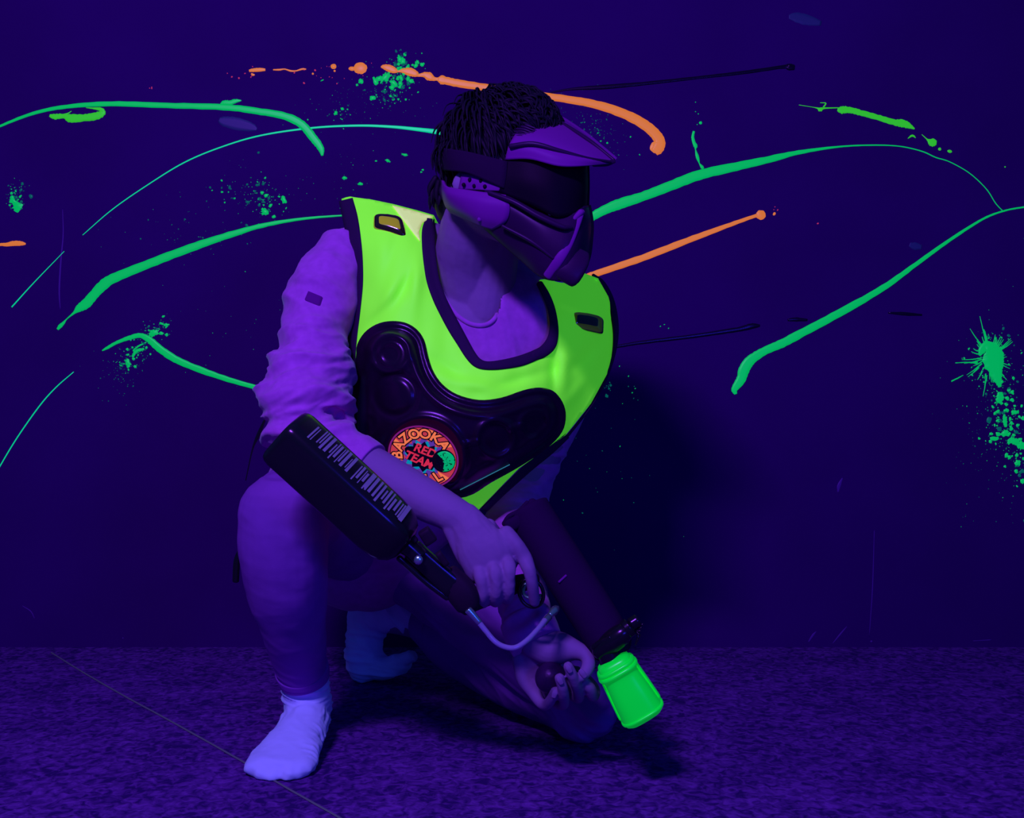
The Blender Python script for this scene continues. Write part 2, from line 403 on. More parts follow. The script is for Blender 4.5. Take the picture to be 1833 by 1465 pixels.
mark('paint_drip', M['green'], 'short vertical drip above the right arc', [[(1242, 235, 4), (1240, 245, 5), (1242, 255, 6), (1245, 262, 7), (1245, 268, 2), (1248, 280, 6), (1251, 290, 3), (1252, 293, 2), (1257, 300, 6), (1258, 303, 2)]], [(1254, 220, 3), (1245, 183, 1), (1245, 200, 1), (1250, 204, 1.2), (1248, 223, 1)])
mark('paint_stroke', M['lime'], 'lime slug-like stroke at the upper right', [[(1499, 196, 6), (1506, 197, 13), (1520, 197, 12), (1540, 202, 10), (1570, 210, 10), (1600, 219, 11), (1615, 221, 14), (1628, 226, 9), (1637, 231, 2)], [(1430, 188, 1), (1460, 193, 1.5), (1468, 196, 8), (1475, 194, 3), (1500, 193, 1.5)], [(1468, 184, 1), (1478, 185, 2), (1474, 192, 3)], [(1650, 241, 1), (1660, 250, 3), (1668, 255, 15), (1676, 256, 8)], [(1625, 248, 1), (1633, 243, 4), (1639, 247, 1)]], [(1682, 267, 3), (1700, 271, 3, 1.5, 0.3), (1799, 299, 1.5)], rough=0.8)
mark('dark_stroke', M['dpaint'], 'dark glossy dried streak behind the mask peak', [[(975, 168, 2), (1020, 160, 4), (1080, 156, 8), (1150, 150, 6), (1250, 139, 5), (1330, 130, 6), (1400, 120, 6), (1412, 120, 12), (1422, 121, 9)]], h=0.0035)
mark('dark_stroke', M['dpaint'], 'dark dried streak low right of the vest', [[(1095, 622, 5), (1150, 613, 6), (1240, 602, 7), (1320, 590, 8), (1345, 584, 10), (1360, 583, 4)], [(1410, 573, 4), (1425, 572, 7), (1445, 573, 4)], [(1590, 560, 3), (1620, 562, 6), (1650, 564, 3)]], h=0.0035)
mark('smudge', M['smudge'], 'faint bluish oval smudges', [[(392, 214, 8), (400, 217, 18), (425, 222, 24), (450, 228, 16), (460, 232, 5)], [(1412, 30, 8), (1425, 31, 18), (1445, 36, 20), (1470, 42, 8)], [(1628, 438, 8), (1638, 441, 14), (1650, 443, 8)]], h=0.0004)
mark('scuff_line', M['scuff'], 'faint vertical scuff at the left', [[(112, 375, 1), (113, 420, 2), (109, 465, 3), (106, 520, 3), (108, 555, 1)], [(1565, 950, 1), (1562, 1050, 2), (1556, 1140, 1)], [(1500, 882, 2), (1502, 870, 7), (1508, 856, 2)], [(1447, 1150, 2), (1455, 1138, 4), (1461, 1131, 1)], [(1490, 1153, 1), (1505, 1135, 3), (1516, 1122, 1)], [(40, 1085, 1), (55, 1095, 2), (62, 1108, 1)], [(1742, 1148, 1), (1775, 1146, 2)]], [(220, 1143, 1.6), (1560, 1149, 2.2)], h=0.0006, rough=0.2)
def splat(label, clusters, seed, mats_=('green', 'teal'), strokes=(), blobs=()):
    R = random.Random(seed); bm = bmesh.new()
    for (cx, cy, sx, sy, ang, n, rmin, rmax, frac) in clusters:
        for _ in range(n):
            u, v = R.gauss(0, sx), R.gauss(0, sy); ca, sa = math.cos(ang), math.sin(ang)
            r = rmin+(rmax-rmin)*R.random()**4
            blob(bm, cx+u*ca-v*sa, cy+u*sa+v*ca, r, R, asp=R.uniform(0.8, 1.7), ang=R.uniform(0, 3), jag=0.3, mi=0 if R.random() < frac else 1)
    for i, s_ in enumerate(strokes): stroke(bm, s_, seed=seed+i, rough=1.6)
    for b_ in blobs: blob(bm, b_[0], b_[1], b_[2], R, asp=b_[3] if len(b_) > 3 else 1, ang=b_[4] if len(b_) > 4 else 0, jag=0.35)
    o = bm_obj('paint_splatter', bm, [M[k] for k in mats_], wall); o['label'] = label; return o
splat('small green splat at the far left', [(27, 350, 9, 12, 0.3, 60, 0.6, 3, 0.2), (30, 362, 8, 8, 0, 20, 1, 4, 0.7)], 3, blobs=[(31, 370, 8, 1.2, 0.6), (24, 360, 4, 1.8, 0.8)])
splat('green splatter around the orange stroke', [(712, 140, 24, 18, -0.6, 150, 0.7, 4.5, 0.6), (718, 112, 8, 12, 0, 45, 0.7, 3, 0.5), (690, 170, 18, 12, 0.2, 36, 0.6, 2.5, 0.4), (660, 180, 50, 30, 0, 90, 0.4, 0.9, 0.05)], 5,
      blobs=[(690, 139, 7, 1.8, -0.6), (672, 146, 5, 1.5, 1.3), (705, 150, 5, 1.7, 0.8), (716, 106, 5, 1, 0), (645, 146, 4.5), (639, 152, 2.6), (667, 175, 5, 1, 0.5)])
splat('green specks above the left shoulder', [(460, 350, 34, 22, 0.2, 150, 0.5, 3, 0.5), (330, 410, 60, 35, 0, 60, 0.4, 1.6, 0.2), (600, 200, 26, 12, 0, 30, 0.5, 1.6, 0.4), (620, 310, 40, 30, 0, 30, 0.4, 0.9, 0.1)], 7,
      blobs=[(475, 380, 6.5, 1.1, -0.3), (508, 358, 5, 1.5, 1.0), (469, 345, 3), (476, 350, 3.5, 1.3), (490, 388, 3), (601, 203, 3.5), (613, 195, 2.5), (616, 319, 3, 1.5, 0), (645, 329, 2.5, 2, 0.1), (694, 288, 3.2, 1.5, 0.3), (673, 288, 1.6, 1.7), (724, 277, 2.4, 2.6, 0.2), (757, 304, 1.7, 1.4), (754, 308, 1.5, 1.4), (577, 144, 1.3, 2.5, -0.4)])
splat('streaky green splatter by the hooked stroke', [(275, 590, 14, 9, -0.5, 50, 0.6, 3, 0.7), (240, 635, 20, 12, -0.9, 80, 0.6, 3, 0.6), (225, 665, 26, 22, 0, 90, 0.4, 1.2, 0.15), (400, 560, 60, 60, 0, 26, 0.4, 1.2, 0.3)], 9,
      strokes=[[(238, 636, 5), (246, 628, 6), (258, 625, 4)], [(238, 628, 2), (248, 620, 3), (262, 613, 2)]], blobs=[(229, 650, 4.5, 1.8, 1.1), (275, 597, 6, 1.5, -0.5), (298, 582, 3.2, 1.4), (289, 597, 3, 1.7, 0.2), (230, 662, 2)])
splat('green specks near the mask peak', [(1075, 240, 24, 18, 0.5, 60, 0.5, 1.9, 0.35), (1050, 225, 40, 25, 0.4, 110, 0.4, 0.8, 0.05)], 11)
R_ = random.Random(4)
rays = []
for k in range(44):
    a = R_.uniform(0, 6.28); r0 = R_.uniform(14, 24); r1 = r0+R_.uniform(6, 34)*(1.0 if math.cos(a) < 0.5 else 0.8)
    cx_, cy_ = 1772, 640
    rays.append([(cx_+math.cos(a)*r0, cy_+math.sin(a)*r0*1.4, 2.6), (cx_+math.cos(a)*(r0+r1)/2, cy_+math.sin(a)*(r0+r1)/2*1.4+1, 1.6), (cx_+math.cos(a)*r1, cy_+math.sin(a)*r1*1.4, 0.8)])
splat('big green paint burst dripping down at the right edge', [(1775, 645, 20, 36, 0.1, 150, 0.6, 2.6, 0.6), (1800, 745, 20, 36, -0.2, 200, 0.6, 4, 0.75), (1825, 830, 18, 40, -0.3, 90, 0.6, 4.5, 0.7), (1780, 760, 44, 80, 0, 160, 0.4, 1.1, 0.1)], 13,
      strokes=rays+[[(1752, 636, 6), (1765, 622, 20), (1776, 632, 36), (1779, 650, 38), (1784, 668, 22), (1787, 684, 12), (1790, 692, 4)], [(1710, 650, 1.5), (1730, 649, 2), (1750, 650, 5)], [(1703, 683, 2.4), (1715, 677, 2), (1724, 672, 1)], [(1761, 590, 1.5), (1764, 600, 3), (1766, 612, 6)], [(1790, 702, 8), (1790, 712, 14), (1787, 722, 8)], [(1797, 742, 3), (1799, 755, 8), (1800, 765, 4)]],
      blobs=[(1800, 776, 6.5, 1.1), (1818, 791, 8, 1.4, 0.3), (1828, 798, 7, 1.2, 0.3), (1822, 829, 5.5), (1819, 844, 3.5), (1819, 738, 4, 1.2), (1811, 758, 3.5), (1825, 747, 3)])
splat('scattered specks low on the wall behind the back', [(1130, 700, 26, 10, 1.2, 8, 1, 2, 0.5), (1100, 880, 60, 90, 0, 22, 0.5, 1.4, 0.5), (1190, 584, 5, 2, 0, 3, 1, 1.5, 1), (1086, 690, 5, 9, 0.4, 16, 0.8, 3, 0.1)], 15)
splat('pink and orange specks beside the orange stroke', [(440, 140, 14, 10, 0, 7, 1, 2, 1), (270, 157, 4, 2, 0, 3, 1, 1.6, 1), (580, 130, 50, 10, 0, 16, 0.7, 2, 1), (1380, 375, 10, 5, 0, 3, 1, 1.5, 1), (1465, 400, 1, 1, 0, 1, 1.5, 2, 1)], 17, mats_=('pink', 'orange'))

# ------------------------------------------------------------------ body
def tubes(lists, **kw):
    bm = bmesh.new()
    for t in lists:
        if isinstance(t, dict): loft(bm, t['p'], **{**kw, **t.get('k', {})})
        else: loft(bm, t, **kw)
    return bm
X = Vector((1, 0, 0)); Y = Vector((0, 1, 0)); Z = Vector((0, 0, 1))
torso = [(650, 985, 2.40, 118, 0.95), (690, 900, 2.33, 135, 0.92), (750, 800, 2.25, 160, 0.86), (810, 700, 2.18, 182, 0.80), (842, 610, 2.165, 188, 0.76), (852, 540, 2.17, 168, 0.72), (855, 490, 2.18, 110, 0.85)]
def scaled(l, f, dd=0): return [(p[0], p[1], p[2]+dd, p[3]*f)+tuple(p[4:]) for p in l]
thighR = [(640, 965, 2.36, 85), (590, 935, 2.20, 92), (545, 915, 2.02, 92), (510, 925, 1.89, 80)]
shinR = [(508, 915, 1.88, 78), (508, 985, 1.89, 80, 0.95), (513, 1050, 1.93, 73), (524, 1110, 1.98, 60), (534, 1165, 2.04, 51), (542, 1205, 2.08, 44)]
thighL = [(720, 985, 2.40, 88), (790, 1030, 2.36, 85), (880, 1110, 2.26, 76), (970, 1190, 2.14, 68), (1045, 1262, 2.06, 60)]
shinL = [(1048, 1268, 2.06, 62), (985, 1238, 2.16, 60), (900, 1195, 2.28, 62), (820, 1150, 2.40, 56), (765, 1112, 2.47, 42)]
bm = bmesh.new()
L_ = lambda *a, **k: loft(bm, *a, **k)
# head, jaw, nose, neck
L_([(888, 226, 1.975, 44), (890, 250, 1.97, 80), (895, 300, 1.965, 82), (905, 340, 1.96, 74), (925, 375, 1.955, 58), (945, 398, 1.95, 40)], seg=24)
L_([(850, 345, 1.975, 50), (885, 380, 1.95, 46), (930, 412, 1.94, 34), (958, 425, 1.94, 26)])
L_([(975, 300, 1.93, 10), (990, 325, 1.925, 12), (1000, 345, 1.925, 11)])
L_([(940, 398, 1.93, 18, .6), (968, 402, 1.93, 14, .6), (978, 410, 1.94, 12, .6)])
L_([(828, 308, 1.898, 7, .6), (822, 330, 1.893, 13, .5), (830, 352, 1.897, 7, .6)])
L_([(870, 350, 2.00, 66), (855, 410, 2.03, 67), (845, 470, 2.08, 70), (848, 530, 2.12, 82), (852, 590, 2.15, 110)], seg=26)
L_([(905, 385, 2.00, 40), (890, 440, 2.03, 42), (880, 500, 2.06, 44), (868, 560, 2.08, 50)])
L_([(775, 440, 2.16, 42), (720, 455, 2.17, 50), (640, 470, 2.17, 40)])
L_([(900, 470, 2.18, 42), (980, 520, 2.2, 50), (1040, 565, 2.22, 46)])
L_(scaled(torso, 0.90, 0.005), seg=32)
# arms
L_([(612, 470, 2.14, 38), (582, 540, 2.06, 46), (560, 630, 2.0, 50), (550, 720, 1.95, 48), (548, 782, 1.90, 44), (600, 808, 1.865, 42), (665, 843, 1.835, 43), (740, 884, 1.795, 40), (800, 915, 1.768, 34), (832, 934, 1.755, 31, 0.8)], seg=24)
L_([(1040, 590, 2.2, 46), (1010, 710, 2.24, 44), (955, 840, 2.24, 38), (920, 920, 2.17, 38), (922, 1000, 2.06, 36), (938, 1080, 1.94, 33), (957, 1140, 1.885, 30)], seg=24)
# right hand (on the grip)
L_([(828, 929, 1.758, 32, .8), (846, 955, 1.748, 38, .62), (862, 982, 1.742, 47, .5), (880, 1005, 1.742, 52, .42), (890, 1016, 1.746, 48, .36)], seg=28)
L_([(812, 945, 1.755, 20, .8), (832, 990, 1.750, 19, .7), (852, 1022, 1.745, 17, .7)])
L_([(905, 955, 1.748, 15), (924, 978, 1.742, 15), (938, 998, 1.742, 14), (947, 1020, 1.734, 12.5), (952, 1042, 1.738, 11.5), (955, 1060, 1.748, 11), (957, 1078, 1.76, 10)])
L_([(905, 1000, 1.738, 13), (911, 1017, 1.726, 13.5), (911, 1036, 1.726, 12), (910, 1058, 1.732, 11.5), (908, 1072, 1.75, 11), (906, 1068, 1.78, 10), (905, 1052, 1.80, 9)])
L_([(880, 1006, 1.736, 13), (886, 1025, 1.723, 14), (888, 1044, 1.722, 12), (888, 1064, 1.728, 11.5), (887, 1077, 1.748, 11), (886, 1072, 1.78, 10), (885, 1056, 1.80, 9)])
L_([(855, 1010, 1.740, 14), (861, 1032, 1.726, 14), (864, 1050, 1.725, 12), (864, 1068, 1.73, 11.5), (864, 1079, 1.748, 11), (866, 1074, 1.78, 9.5), (868, 1060, 1.797, 8.5)])
L_([(872, 945, 1.775, 18), (898, 975, 1.80, 15), (912, 1005, 1.815, 12.5), (908, 1032, 1.82, 11)])
# left hand, palm up round the ball
L_([(955, 1135, 1.888, 31, .8), (962, 1160, 1.885, 36, .62), (972, 1190, 1.89, 43, .42), (995, 1222, 1.895, 44, .34), (1005, 1238, 1.895, 40, .3)], seg=28)
L_([(955, 1152, 1.875, 27), (984, 1160, 1.868, 32), (1008, 1161, 1.855, 28), (1031, 1165, 1.842, 18), (1048, 1173, 1.828, 14), (1054, 1187, 1.818, 12.5), (1049, 1202, 1.81, 11.5), (1040, 1213, 1.806, 9.5)])
L_([(930, 1180, 1.885, 14), (938, 1215, 1.885, 14), (955, 1240, 1.878, 12), (968, 1258, 1.862, 10.5), (978, 1262, 1.846, 10), (987, 1252, 1.826, 9.5), (994, 1237, 1.812, 8.5)])
L_([(982, 1238, 1.895, 12), (998, 1258, 1.878, 10.5), (1008, 1262, 1.850, 9.8), (1010, 1250, 1.820, 9.8), (1007, 1232, 1.800, 9.6), (1001, 1214, 1.793, 9)])
L_([(1010, 1228, 1.895, 13), (1030, 1247, 1.880, 11), (1036, 1247, 1.850, 10.2), (1033, 1232, 1.818, 10), (1025, 1211, 1.798, 10), (1017, 1193, 1.790, 9.2)])
L_([(1030, 1205, 1.895, 13), (1052, 1222, 1.885, 12), (1063, 1236, 1.865, 11.5), (1062, 1246, 1.845, 11), (1056, 1232, 1.825, 10.5), (1048, 1222, 1.82, 9.5)])
# legs and feet inside the clothes
L_(scaled(thighR, 0.8)); L_(scaled(shinR, 0.78)); L_(scaled(thighL, 0.8)); L_(scaled(shinL, 0.75))
L_([(545, 1190, 2.09, 30), (548, 1250, 2.115, 30), (545, 1296, 2.10, 27, .7), (530, 1340, 2.03, 30, .45), (514, 1372, 1.96, 36, .28)])
L_([(770, 1115, 2.47, 34), (700, 1100, 2.54, 34), (655, 1110, 2.57, 28), (650, 1160, 2.56, 26), (662, 1200, 2.55, 16)])
person = bm_obj('person', bm, M['skin'])
bake(person, [('REMESH', dict(mode='VOXEL', voxel_size=0.0026, use_smooth_shade=True)), ('SMOOTH', dict(factor=0.5, iterations=3))])
displace(person, [(P(852, 960, 1.74), P(905, 1020, 1.74), 0.06, 0.0010, 12, 60, Vector((0.5, 0, -0.86)))], base=(0.0006, 30))
tag(person, 'person in face mask and fluorescent vest crouching on one knee with a marker', 'person')

# eyes behind the mask
for px, d in ((985, 1.905), (1003, 1.955)):
    bm = bmesh.new(); ball(bm, P(px-10, 312, d+0.012), 0.011, seg=12); bm_obj('eye', bm, M['sock'], person)
# fingernails on the left hand
for (x, y, d, sl) in ((1018, 1197, 1.7815, 3), (1002, 1218, 1.7845, 3), (993, 1242, 1.8045, -2), (1043, 1206, 1.797, 4)):
    bm = bmesh.new(); loft(bm, [(x-sl, y-5, d, 4.2, .35), (x, y, d-0.0008, 5.2, .35), (x+sl, y+6, d, 4.4, .35)], seg=14)
    bm_obj('fingernail', bm, M['skin'], person)

# ------------------------------------------------------------------ shirt
bm = bmesh.new()
loft(bm, torso, seg=40)
tors_bm = bm.copy(); 
loft(bm, [(650, 985, 2.40, 118, 0.95), (600, 900, 2.34, 128, .9), (640, 800, 2.26, 110, .9)], seg=24)
loft(bm, [(785, 470, 2.17, 40), (700, 455, 2.16, 60), (625, 458, 2.15, 50)])
loft(bm, [(900, 500, 2.17, 50), (985, 530, 2.19, 62), (1040, 570, 2.21, 54)])
slR = [(618, 438, 2.13, 45), (603, 478, 2.10, 56), (583, 525, 2.07, 69), (567, 572, 2.04, 63), (561, 608, 2.015, 61), (556, 653, 1.99, 74), (551, 700, 1.955, 83), (548, 745, 1.92, 84), (556, 785, 1.89, 70), (588, 800, 1.87, 56), (622, 815, 1.855, 50), (648, 832, 1.843, 49)]
loft(bm, slR, seg=28, capf=0.15)
slL = [(1040, 585, 2.2, 56), (1010, 700, 2.24, 52), (958, 830, 2.25, 45), (925, 905, 2.20, 52), (918, 980, 2.08, 48), (930, 1050, 1.975, 46), (942, 1100, 1.92, 46), (952, 1132, 1.895, 42)]
loft(bm, slL, seg=28, capf=0.15)
shirt = bm_obj('shirt', bm, M['shirt'], person)
bake(shirt, [('REMESH', dict(mode='VOXEL', voxel_size=0.0034, use_smooth_shade=True)), ('SMOOTH', dict(factor=0.5, iterations=6))])
A = lambda x, y, d: P(x, y, d)
displace(shirt, [
    (A(545, 690, 1.95), A(556, 775, 1.90), 0.15, 0.016, 19, 4, Vector((-0.15, 0.0, 1)).normalized()),
    (A(545, 720, 1.95), A(556, 785, 1.90), 0.13, 0.007, 40, 8, Vector((-0.4, 0.0, 0.9)).normalized()),
    (A(570, 560, 2.05), A(556, 650, 1.98), 0.14, 0.008, 13, 5, Vector((0.5, 0.0, 0.8)).normalized()),
    (A(600, 460, 2.1), A(575, 560, 2.05), 0.12, 0.004, 14, 6, Vector((0.2, 0.0, 0.97)).normalized()),
    (A(930, 1060, 1.96), A(945, 1110, 1.9), 0.09, 0.004, 50, 9, None),
    (A(950, 840, 2.23), A(925, 920, 2.17), 0.11, 0.006, 36, 8, Vector((0.2, 0, 1)).normalized()),
    (A(890, 580, 2.05), A(940, 600, 2.05), 0.12, 0.005, 16, 5, Vector((0.97, 0, 0.25)).normalized()),
], base=(0.0012, 14))
bake(shirt, [('SMOOTH', dict(factor=0.5, iterations=4))])
# neckline opening
neck = smooth_poly([(772, 480), (790, 520), (812, 557), (840, 578), (868, 581), (888, 565), (896, 535), (900, 500), (915, 460), (915, 380), (760, 380)], 3)
bm = bmesh.new(); bm.from_mesh(shirt.data)
kill = [v for v in bm.verts if (lambda q: inside(neck, *q))(proj(v.co)) and v.co.y < 2.24]
bmesh.ops.delete(bm, geom=kill, context='VERTS'); bm.to_mesh(shirt.data); bm.free()
shirt['label'] = 'violet-lit long sleeved cotton shirt with pushed-up sleeves'
shirt_bvh = BVHTree.FromPolygons([v.co for v in shirt.data.vertices], [p.vertices for p in shirt.data.polygons])
tm = bpy.data.meshes.new('t'); tors_bm.to_mesh(tm); tors_bm.free()
torso_bvh = BVHTree.FromPolygons([v.co for v in tm.vertices], [p.vertices for p in tm.polygons])
EYE = Vector((0, 0, CAMZ))
def hitd(bvh, px, py):
    dr = (P(px, py, 1)-EYE).normalized(); h = bvh.ray_cast(EYE, dr)
    return h[0].y if h[0] else None
pts = []
for (x, y) in smooth_poly([(770, 470), (789, 520), (812, 558), (840, 579), (868, 582), (888, 567), (897, 535), (901, 500), (908, 462)], 6, False):
    d = hitd(shirt_bvh, x-0, y+5) or 2.1
    pts.append((x, y, d))
ds = [p[2] for p in pts]
for _ in range(6): ds = [ds[0]]+[(ds[i-1]+2*ds[i]+ds[i+1])/4 for i in range(1, len(ds)-1)]+[ds[-1]]
bm = bmesh.new(); loft(bm, [(p[0], p[1], d-0.001, 4.2, 0.8) for p, d in zip(pts, ds)], n=2, seg=12)
bm_obj('collar', bm, M['shirt'], shirt)
bm = bmesh.new(); loft(bm, [(636, 825, 1.849, 51), (650, 833, 1.842, 50), (660, 839, 1.838, 48.5)], seg=36, capf=0.05)
bm_obj('cuff', bm, M['shirt'], shirt)
bm = bmesh.new(); loft(bm, [(941, 1108, 1.905, 48), (952, 1134, 1.889, 50), (961, 1154, 1.876, 48)], seg=36, capf=0.05)
bm_obj('cuff', bm, M['shirt'], shirt)
# sleeve patch
pp = [(551, 520), (580, 532), (574, 550), (543, 538)]
def quad_patch(pp, bvh, off, n=8):
    bm = bmesh.new(); g = []
    for i in range(n+1):
        row = []
        for j in range(n+1):
            u, v = i/n, j/n
            x = (pp[0][0]*(1-u)+pp[1][0]*u)*(1-v)+(pp[3][0]*(1-u)+pp[2][0]*u)*v
            y = (pp[0][1]*(1-u)+pp[1][1]*u)*(1-v)+(pp[3][1]*(1-u)+pp[2][1]*u)*v
            d = hitd(bvh, x, y) or 2.0
            e = 0 if i in (0, n) or j in (0, n) else 1
            row.append(bm.verts.new(P(x, y, d-off*e-0.0005+(0.002 if not e else 0))))
        g.append(row)
    for i in range(n):
        for j in range(n): bm.faces.new((g[i][j], g[i+1][j], g[i+1][j+1], g[i][j+1]))
    return bm
o = bm_obj('sleeve_patch', quad_patch(pp, shirt_bvh, 0.003), M['patch'], shirt); o['label'] = 'small dark rectangular patch on the sleeve'

# ------------------------------------------------------------------ trousers and socks
bm = bmesh.new()
loft(bm, thighR, seg=28); loft(bm, shinR, seg=28, capf=(0.9, 0.1)); loft(bm, thighL, seg=28); loft(bm, shinL, seg=28, capf=(0.9, 0.2))
loft(bm, [(600, 930, 2.42, 105, .9), (660, 960, 2.44, 115, .9), (735, 975, 2.44, 100, .9)], seg=28)
tro = bm_obj('trousers', bm, M['jeans'], person)
bake(tro, [('REMESH', dict(mode='VOXEL', voxel_size=0.0036, use_smooth_shade=True)), ('SMOOTH', dict(factor=0.5, iterations=8))])
displace(tro, [
    (A(510, 900, 1.85), A(510, 960, 1.88), 0.13, 0.003, 9, 4, Vector((0.4, 0, 1)).normalized()),
    (A(534, 1150, 2.03), A(542, 1205, 2.08), 0.06, 0.004, 30, 8, None),
    (A(515, 1050, 1.93), A(524, 1110, 1.98), 0.1, 0.002, 10, 5, None),
    (A(830, 1100, 2.25), A(980, 1240, 2.05), 0.16, 0.008, 20, 4, Vector((-0.62, 0, -0.78))),
    (A(1040, 1260, 2.03), A(1050, 1270, 2.0), 0.12, 0.003, 25, 8, Vector((0.6, 0, 0.8))),
], base=(0.0025, 9))
tro['label'] = 'dark violet cotton trousers'
for v in tro.data.vertices:
    if v.co.z < 0.004: v.co.z = 0.004
bm = bmesh.new(); loft(bm, [(540, 1196, 2.073, 48), (543, 1208, 2.083, 47), (545, 1217, 2.088, 45)], seg=36, capf=0.05)
bm_obj('hem', bm, M['jeans'], tro)
bm = bmesh.new(); loft(bm, [(790, 1128, 2.43, 46), (772, 1117, 2.46, 44), (760, 1112, 2.475, 40)], seg=30, capf=0.05)
bm_obj('hem', bm, M['jeans'], tro)

bm = bmesh.new()
loft(bm, [(545, 1190, 2.085, 40), (547, 1225, 2.10, 43), (549, 1258, 2.11, 43), (549, 1280, 2.11, 40)], seg=32, capf=0.5)
loft(bm, [(553, 1275, 2.13, 38, 1), (545, 1296, 2.07, 43, .95), (528, 1328, 2.00, 50, .72), (509, 1358, 1.94, 62, .46), (498, 1378, 1.898, 64, .34)], seg=32, capf=0.4, ref=Z)
loft(bm, [(556, 1262, 2.13, 40, 1), (560, 1290, 2.12, 34, .8)], seg=24)
for (x, y, d, r) in ((448, 1374, 1.915, 14), (469, 1387, 1.885, 16), (489, 1390, 1.880, 14), (516, 1389, 1.878, 14), (533, 1386, 1.885, 13), (547, 1379, 1.900, 12), (556, 1369, 1.925, 11)):
    loft(bm, [(x+(505-x)*.25, y-22, d+0.035, r, .8), (x, y, d, r, .8)], seg=16)
sock = bm_obj('sock', bm, M['sock'], person)
bake(sock, [('REMESH', dict(mode='VOXEL', voxel_size=0.003, use_smooth_shade=True)), ('SMOOTH', dict(factor=0.5, iterations=34))])
displace(sock, [(A(545, 1215, 2.09), A(548, 1265, 2.1), 0.09, 0.0045, 60, 9, None),
                (A(520, 1330, 2.0), A(505, 1380, 1.93), 0.10, 0.0022, 34, 10, Vector((0.3, 0, 1)).normalized()),
                (A(560, 1330, 2.03), A(560, 1370, 1.95), 0.05, 0.004, 60, 14, Vector((0, 1, 0)))], base=(0.001, 25))
for v in sock.data.vertices:
    if v.co.z < 0.002: v.co.z = 0.002
sock['label'] = 'bright sock on the flat front foot'
bm = bmesh.new()
loft(bm, [(780, 1118, 2.46, 36), (735, 1098, 2.50, 38), (690, 1088, 2.545, 44), (664, 1100, 2.565, 42), (655, 1135, 2.565, 35), (650, 1172, 2.56, 34), (655, 1194, 2.555, 32, 1)], seg=28)
loft(bm, [(655, 1185, 2.555, 32), (690, 1198, 2.55, 20, 1.7), (720, 1192, 2.545, 14, 2)], seg=24)
loft(bm, [(690, 1192, 2.53, 17), (738, 1176, 2.52, 11)], seg=16)
sock2 = bm_obj('sock', bm, M['sock'], person)
bake(sock2, [('REMESH', dict(mode='VOXEL', voxel_size=0.0034, use_smooth_shade=True)), ('SMOOTH', dict(factor=0.5, iterations=5))])
displace(sock2, [(A(650, 1160, 2.55), A(680, 1200, 2.55), 0.09, 0.004, 44, 8, Vector((0.1, 0, 1)).normalized()), (A(700, 1090, 2.5), A(690, 1150, 2.5), 0.1, 0.004, 26, 6, Vector((0.8, 0, 0.6)))], base=(0.0012, 20))
for v in sock2.data.vertices:
    if v.co.z < 0.002: v.co.z = 0.002
sock2['label'] = 'shaded sock on the tucked-back foot'

# ------------------------------------------------------------------ hair
bm = bmesh.new()
loft(bm, [(872, 220, 1.975, 58), (884, 236, 1.972, 84), (890, 268, 1.972, 94), (870, 310, 1.99, 78), (838, 345, 2.01, 56), (815, 372, 2.03, 38)], seg=26)
loft(bm, [(880, 208, 1.97, 44), (930, 205, 1.95, 52), (965, 235, 1.945, 46)], seg=20)
R = random.Random(2)
hc = P(890, 268, 1.975)
for k in range(1100):
    th = R.uniform(0, 2*math.pi); ph = math.acos(R.uniform(-0.35, 1.0))
    n = Vector((math.sin(ph)*math.cos(th), math.sin(ph)*math.sin(th), math.cos(ph)))
    if n.x > 0.75 and n.z < 0.35: continue
    if n.z < -0.05 and n.x > 0.05: continue
    root = hc+Vector((n.x*0.090, n.y*0.086, n.z*0.097))
    # combed away from the crown
    crown = Vector((-0.35, 0.1, 0.93)).normalized(); t = (n-crown); t = (t-n*t.dot(n))
    if t.length < 0.05: t = Vector((1, 0, 0))
    t.normalize(); t = (t+Vector((R.uniform(-.5, .5), R.uniform(-.5, .5), R.uniform(-.4, .3)))*0.6).normalized()
    l = R.uniform(0.03, 0.06); w_ = R.uniform(0.0022, 0.0045)
    p1 = root+n*0.012+t*l*0.35; p2 = root+n*0.017+t*l*0.75-Z*0.004; p3 = root+n*0.008+t*l*1.1-Z*0.012
    loftw(bm, [(*(root-n*0.006), w_, w_), (*p1, w_, w_*.6), (*p2, w_*.7, w_*.4), (*p3, 0.0006, 0.0006)], n=3, seg=6, ref=n)
hc2 = P(915, 242, 1.96)
for k in range(520):
    th = R.uniform(0, 2*math.pi); ph = math.acos(R.uniform(0.0, 1.0)); n = Vector((math.sin(ph)*math.cos(th), math.sin(ph)*math.sin(th), math.cos(ph)))
    root = hc2+Vector((n.x*0.084, n.y*0.080, n.z*0.078)); t = Vector((R.uniform(.1, .9), R.uniform(-.9, .1), R.uniform(-.6, .1))); t = (t-n*t.dot(n)).normalized()
    l = R.uniform(0.025, 0.045); w_ = R.uniform(0.002, 0.0042)
    p1 = root+n*0.009+t*l*0.35; p2 = root+n*0.012+t*l*0.75; p3 = root+n*0.004+t*l*1.1-Z*0.006
    loftw(bm, [(*(root-n*0.006), w_, w_), (*p1, w_, w_*.6), (*p2, w_*.7, w_*.4), (*p3, 0.0006, 0.0006)], n=3, seg=6, ref=n)
for k in range(50):
    a = R.uniform(0, 1); b0 = P(778+a*50+R.uniform(-4, 4), 318+R.uniform(0, 30), 2.03+R.uniform(-0.05, 0.04)); e0 = b0+Vector((R.uniform(-.016, .004), R.uniform(-.01, .01), -R.uniform(.025, .045)))
    loftw(bm, [(*b0, .006, .006), (*((b0+e0)/2+Vector((-.004, 0, 0))), .0055, .004), (*e0, .0006, .0006)], n=3, seg=6)
hair = bm_obj('hair', bm, M['hair'], person); hair['label'] = 'short dark tousled hair'

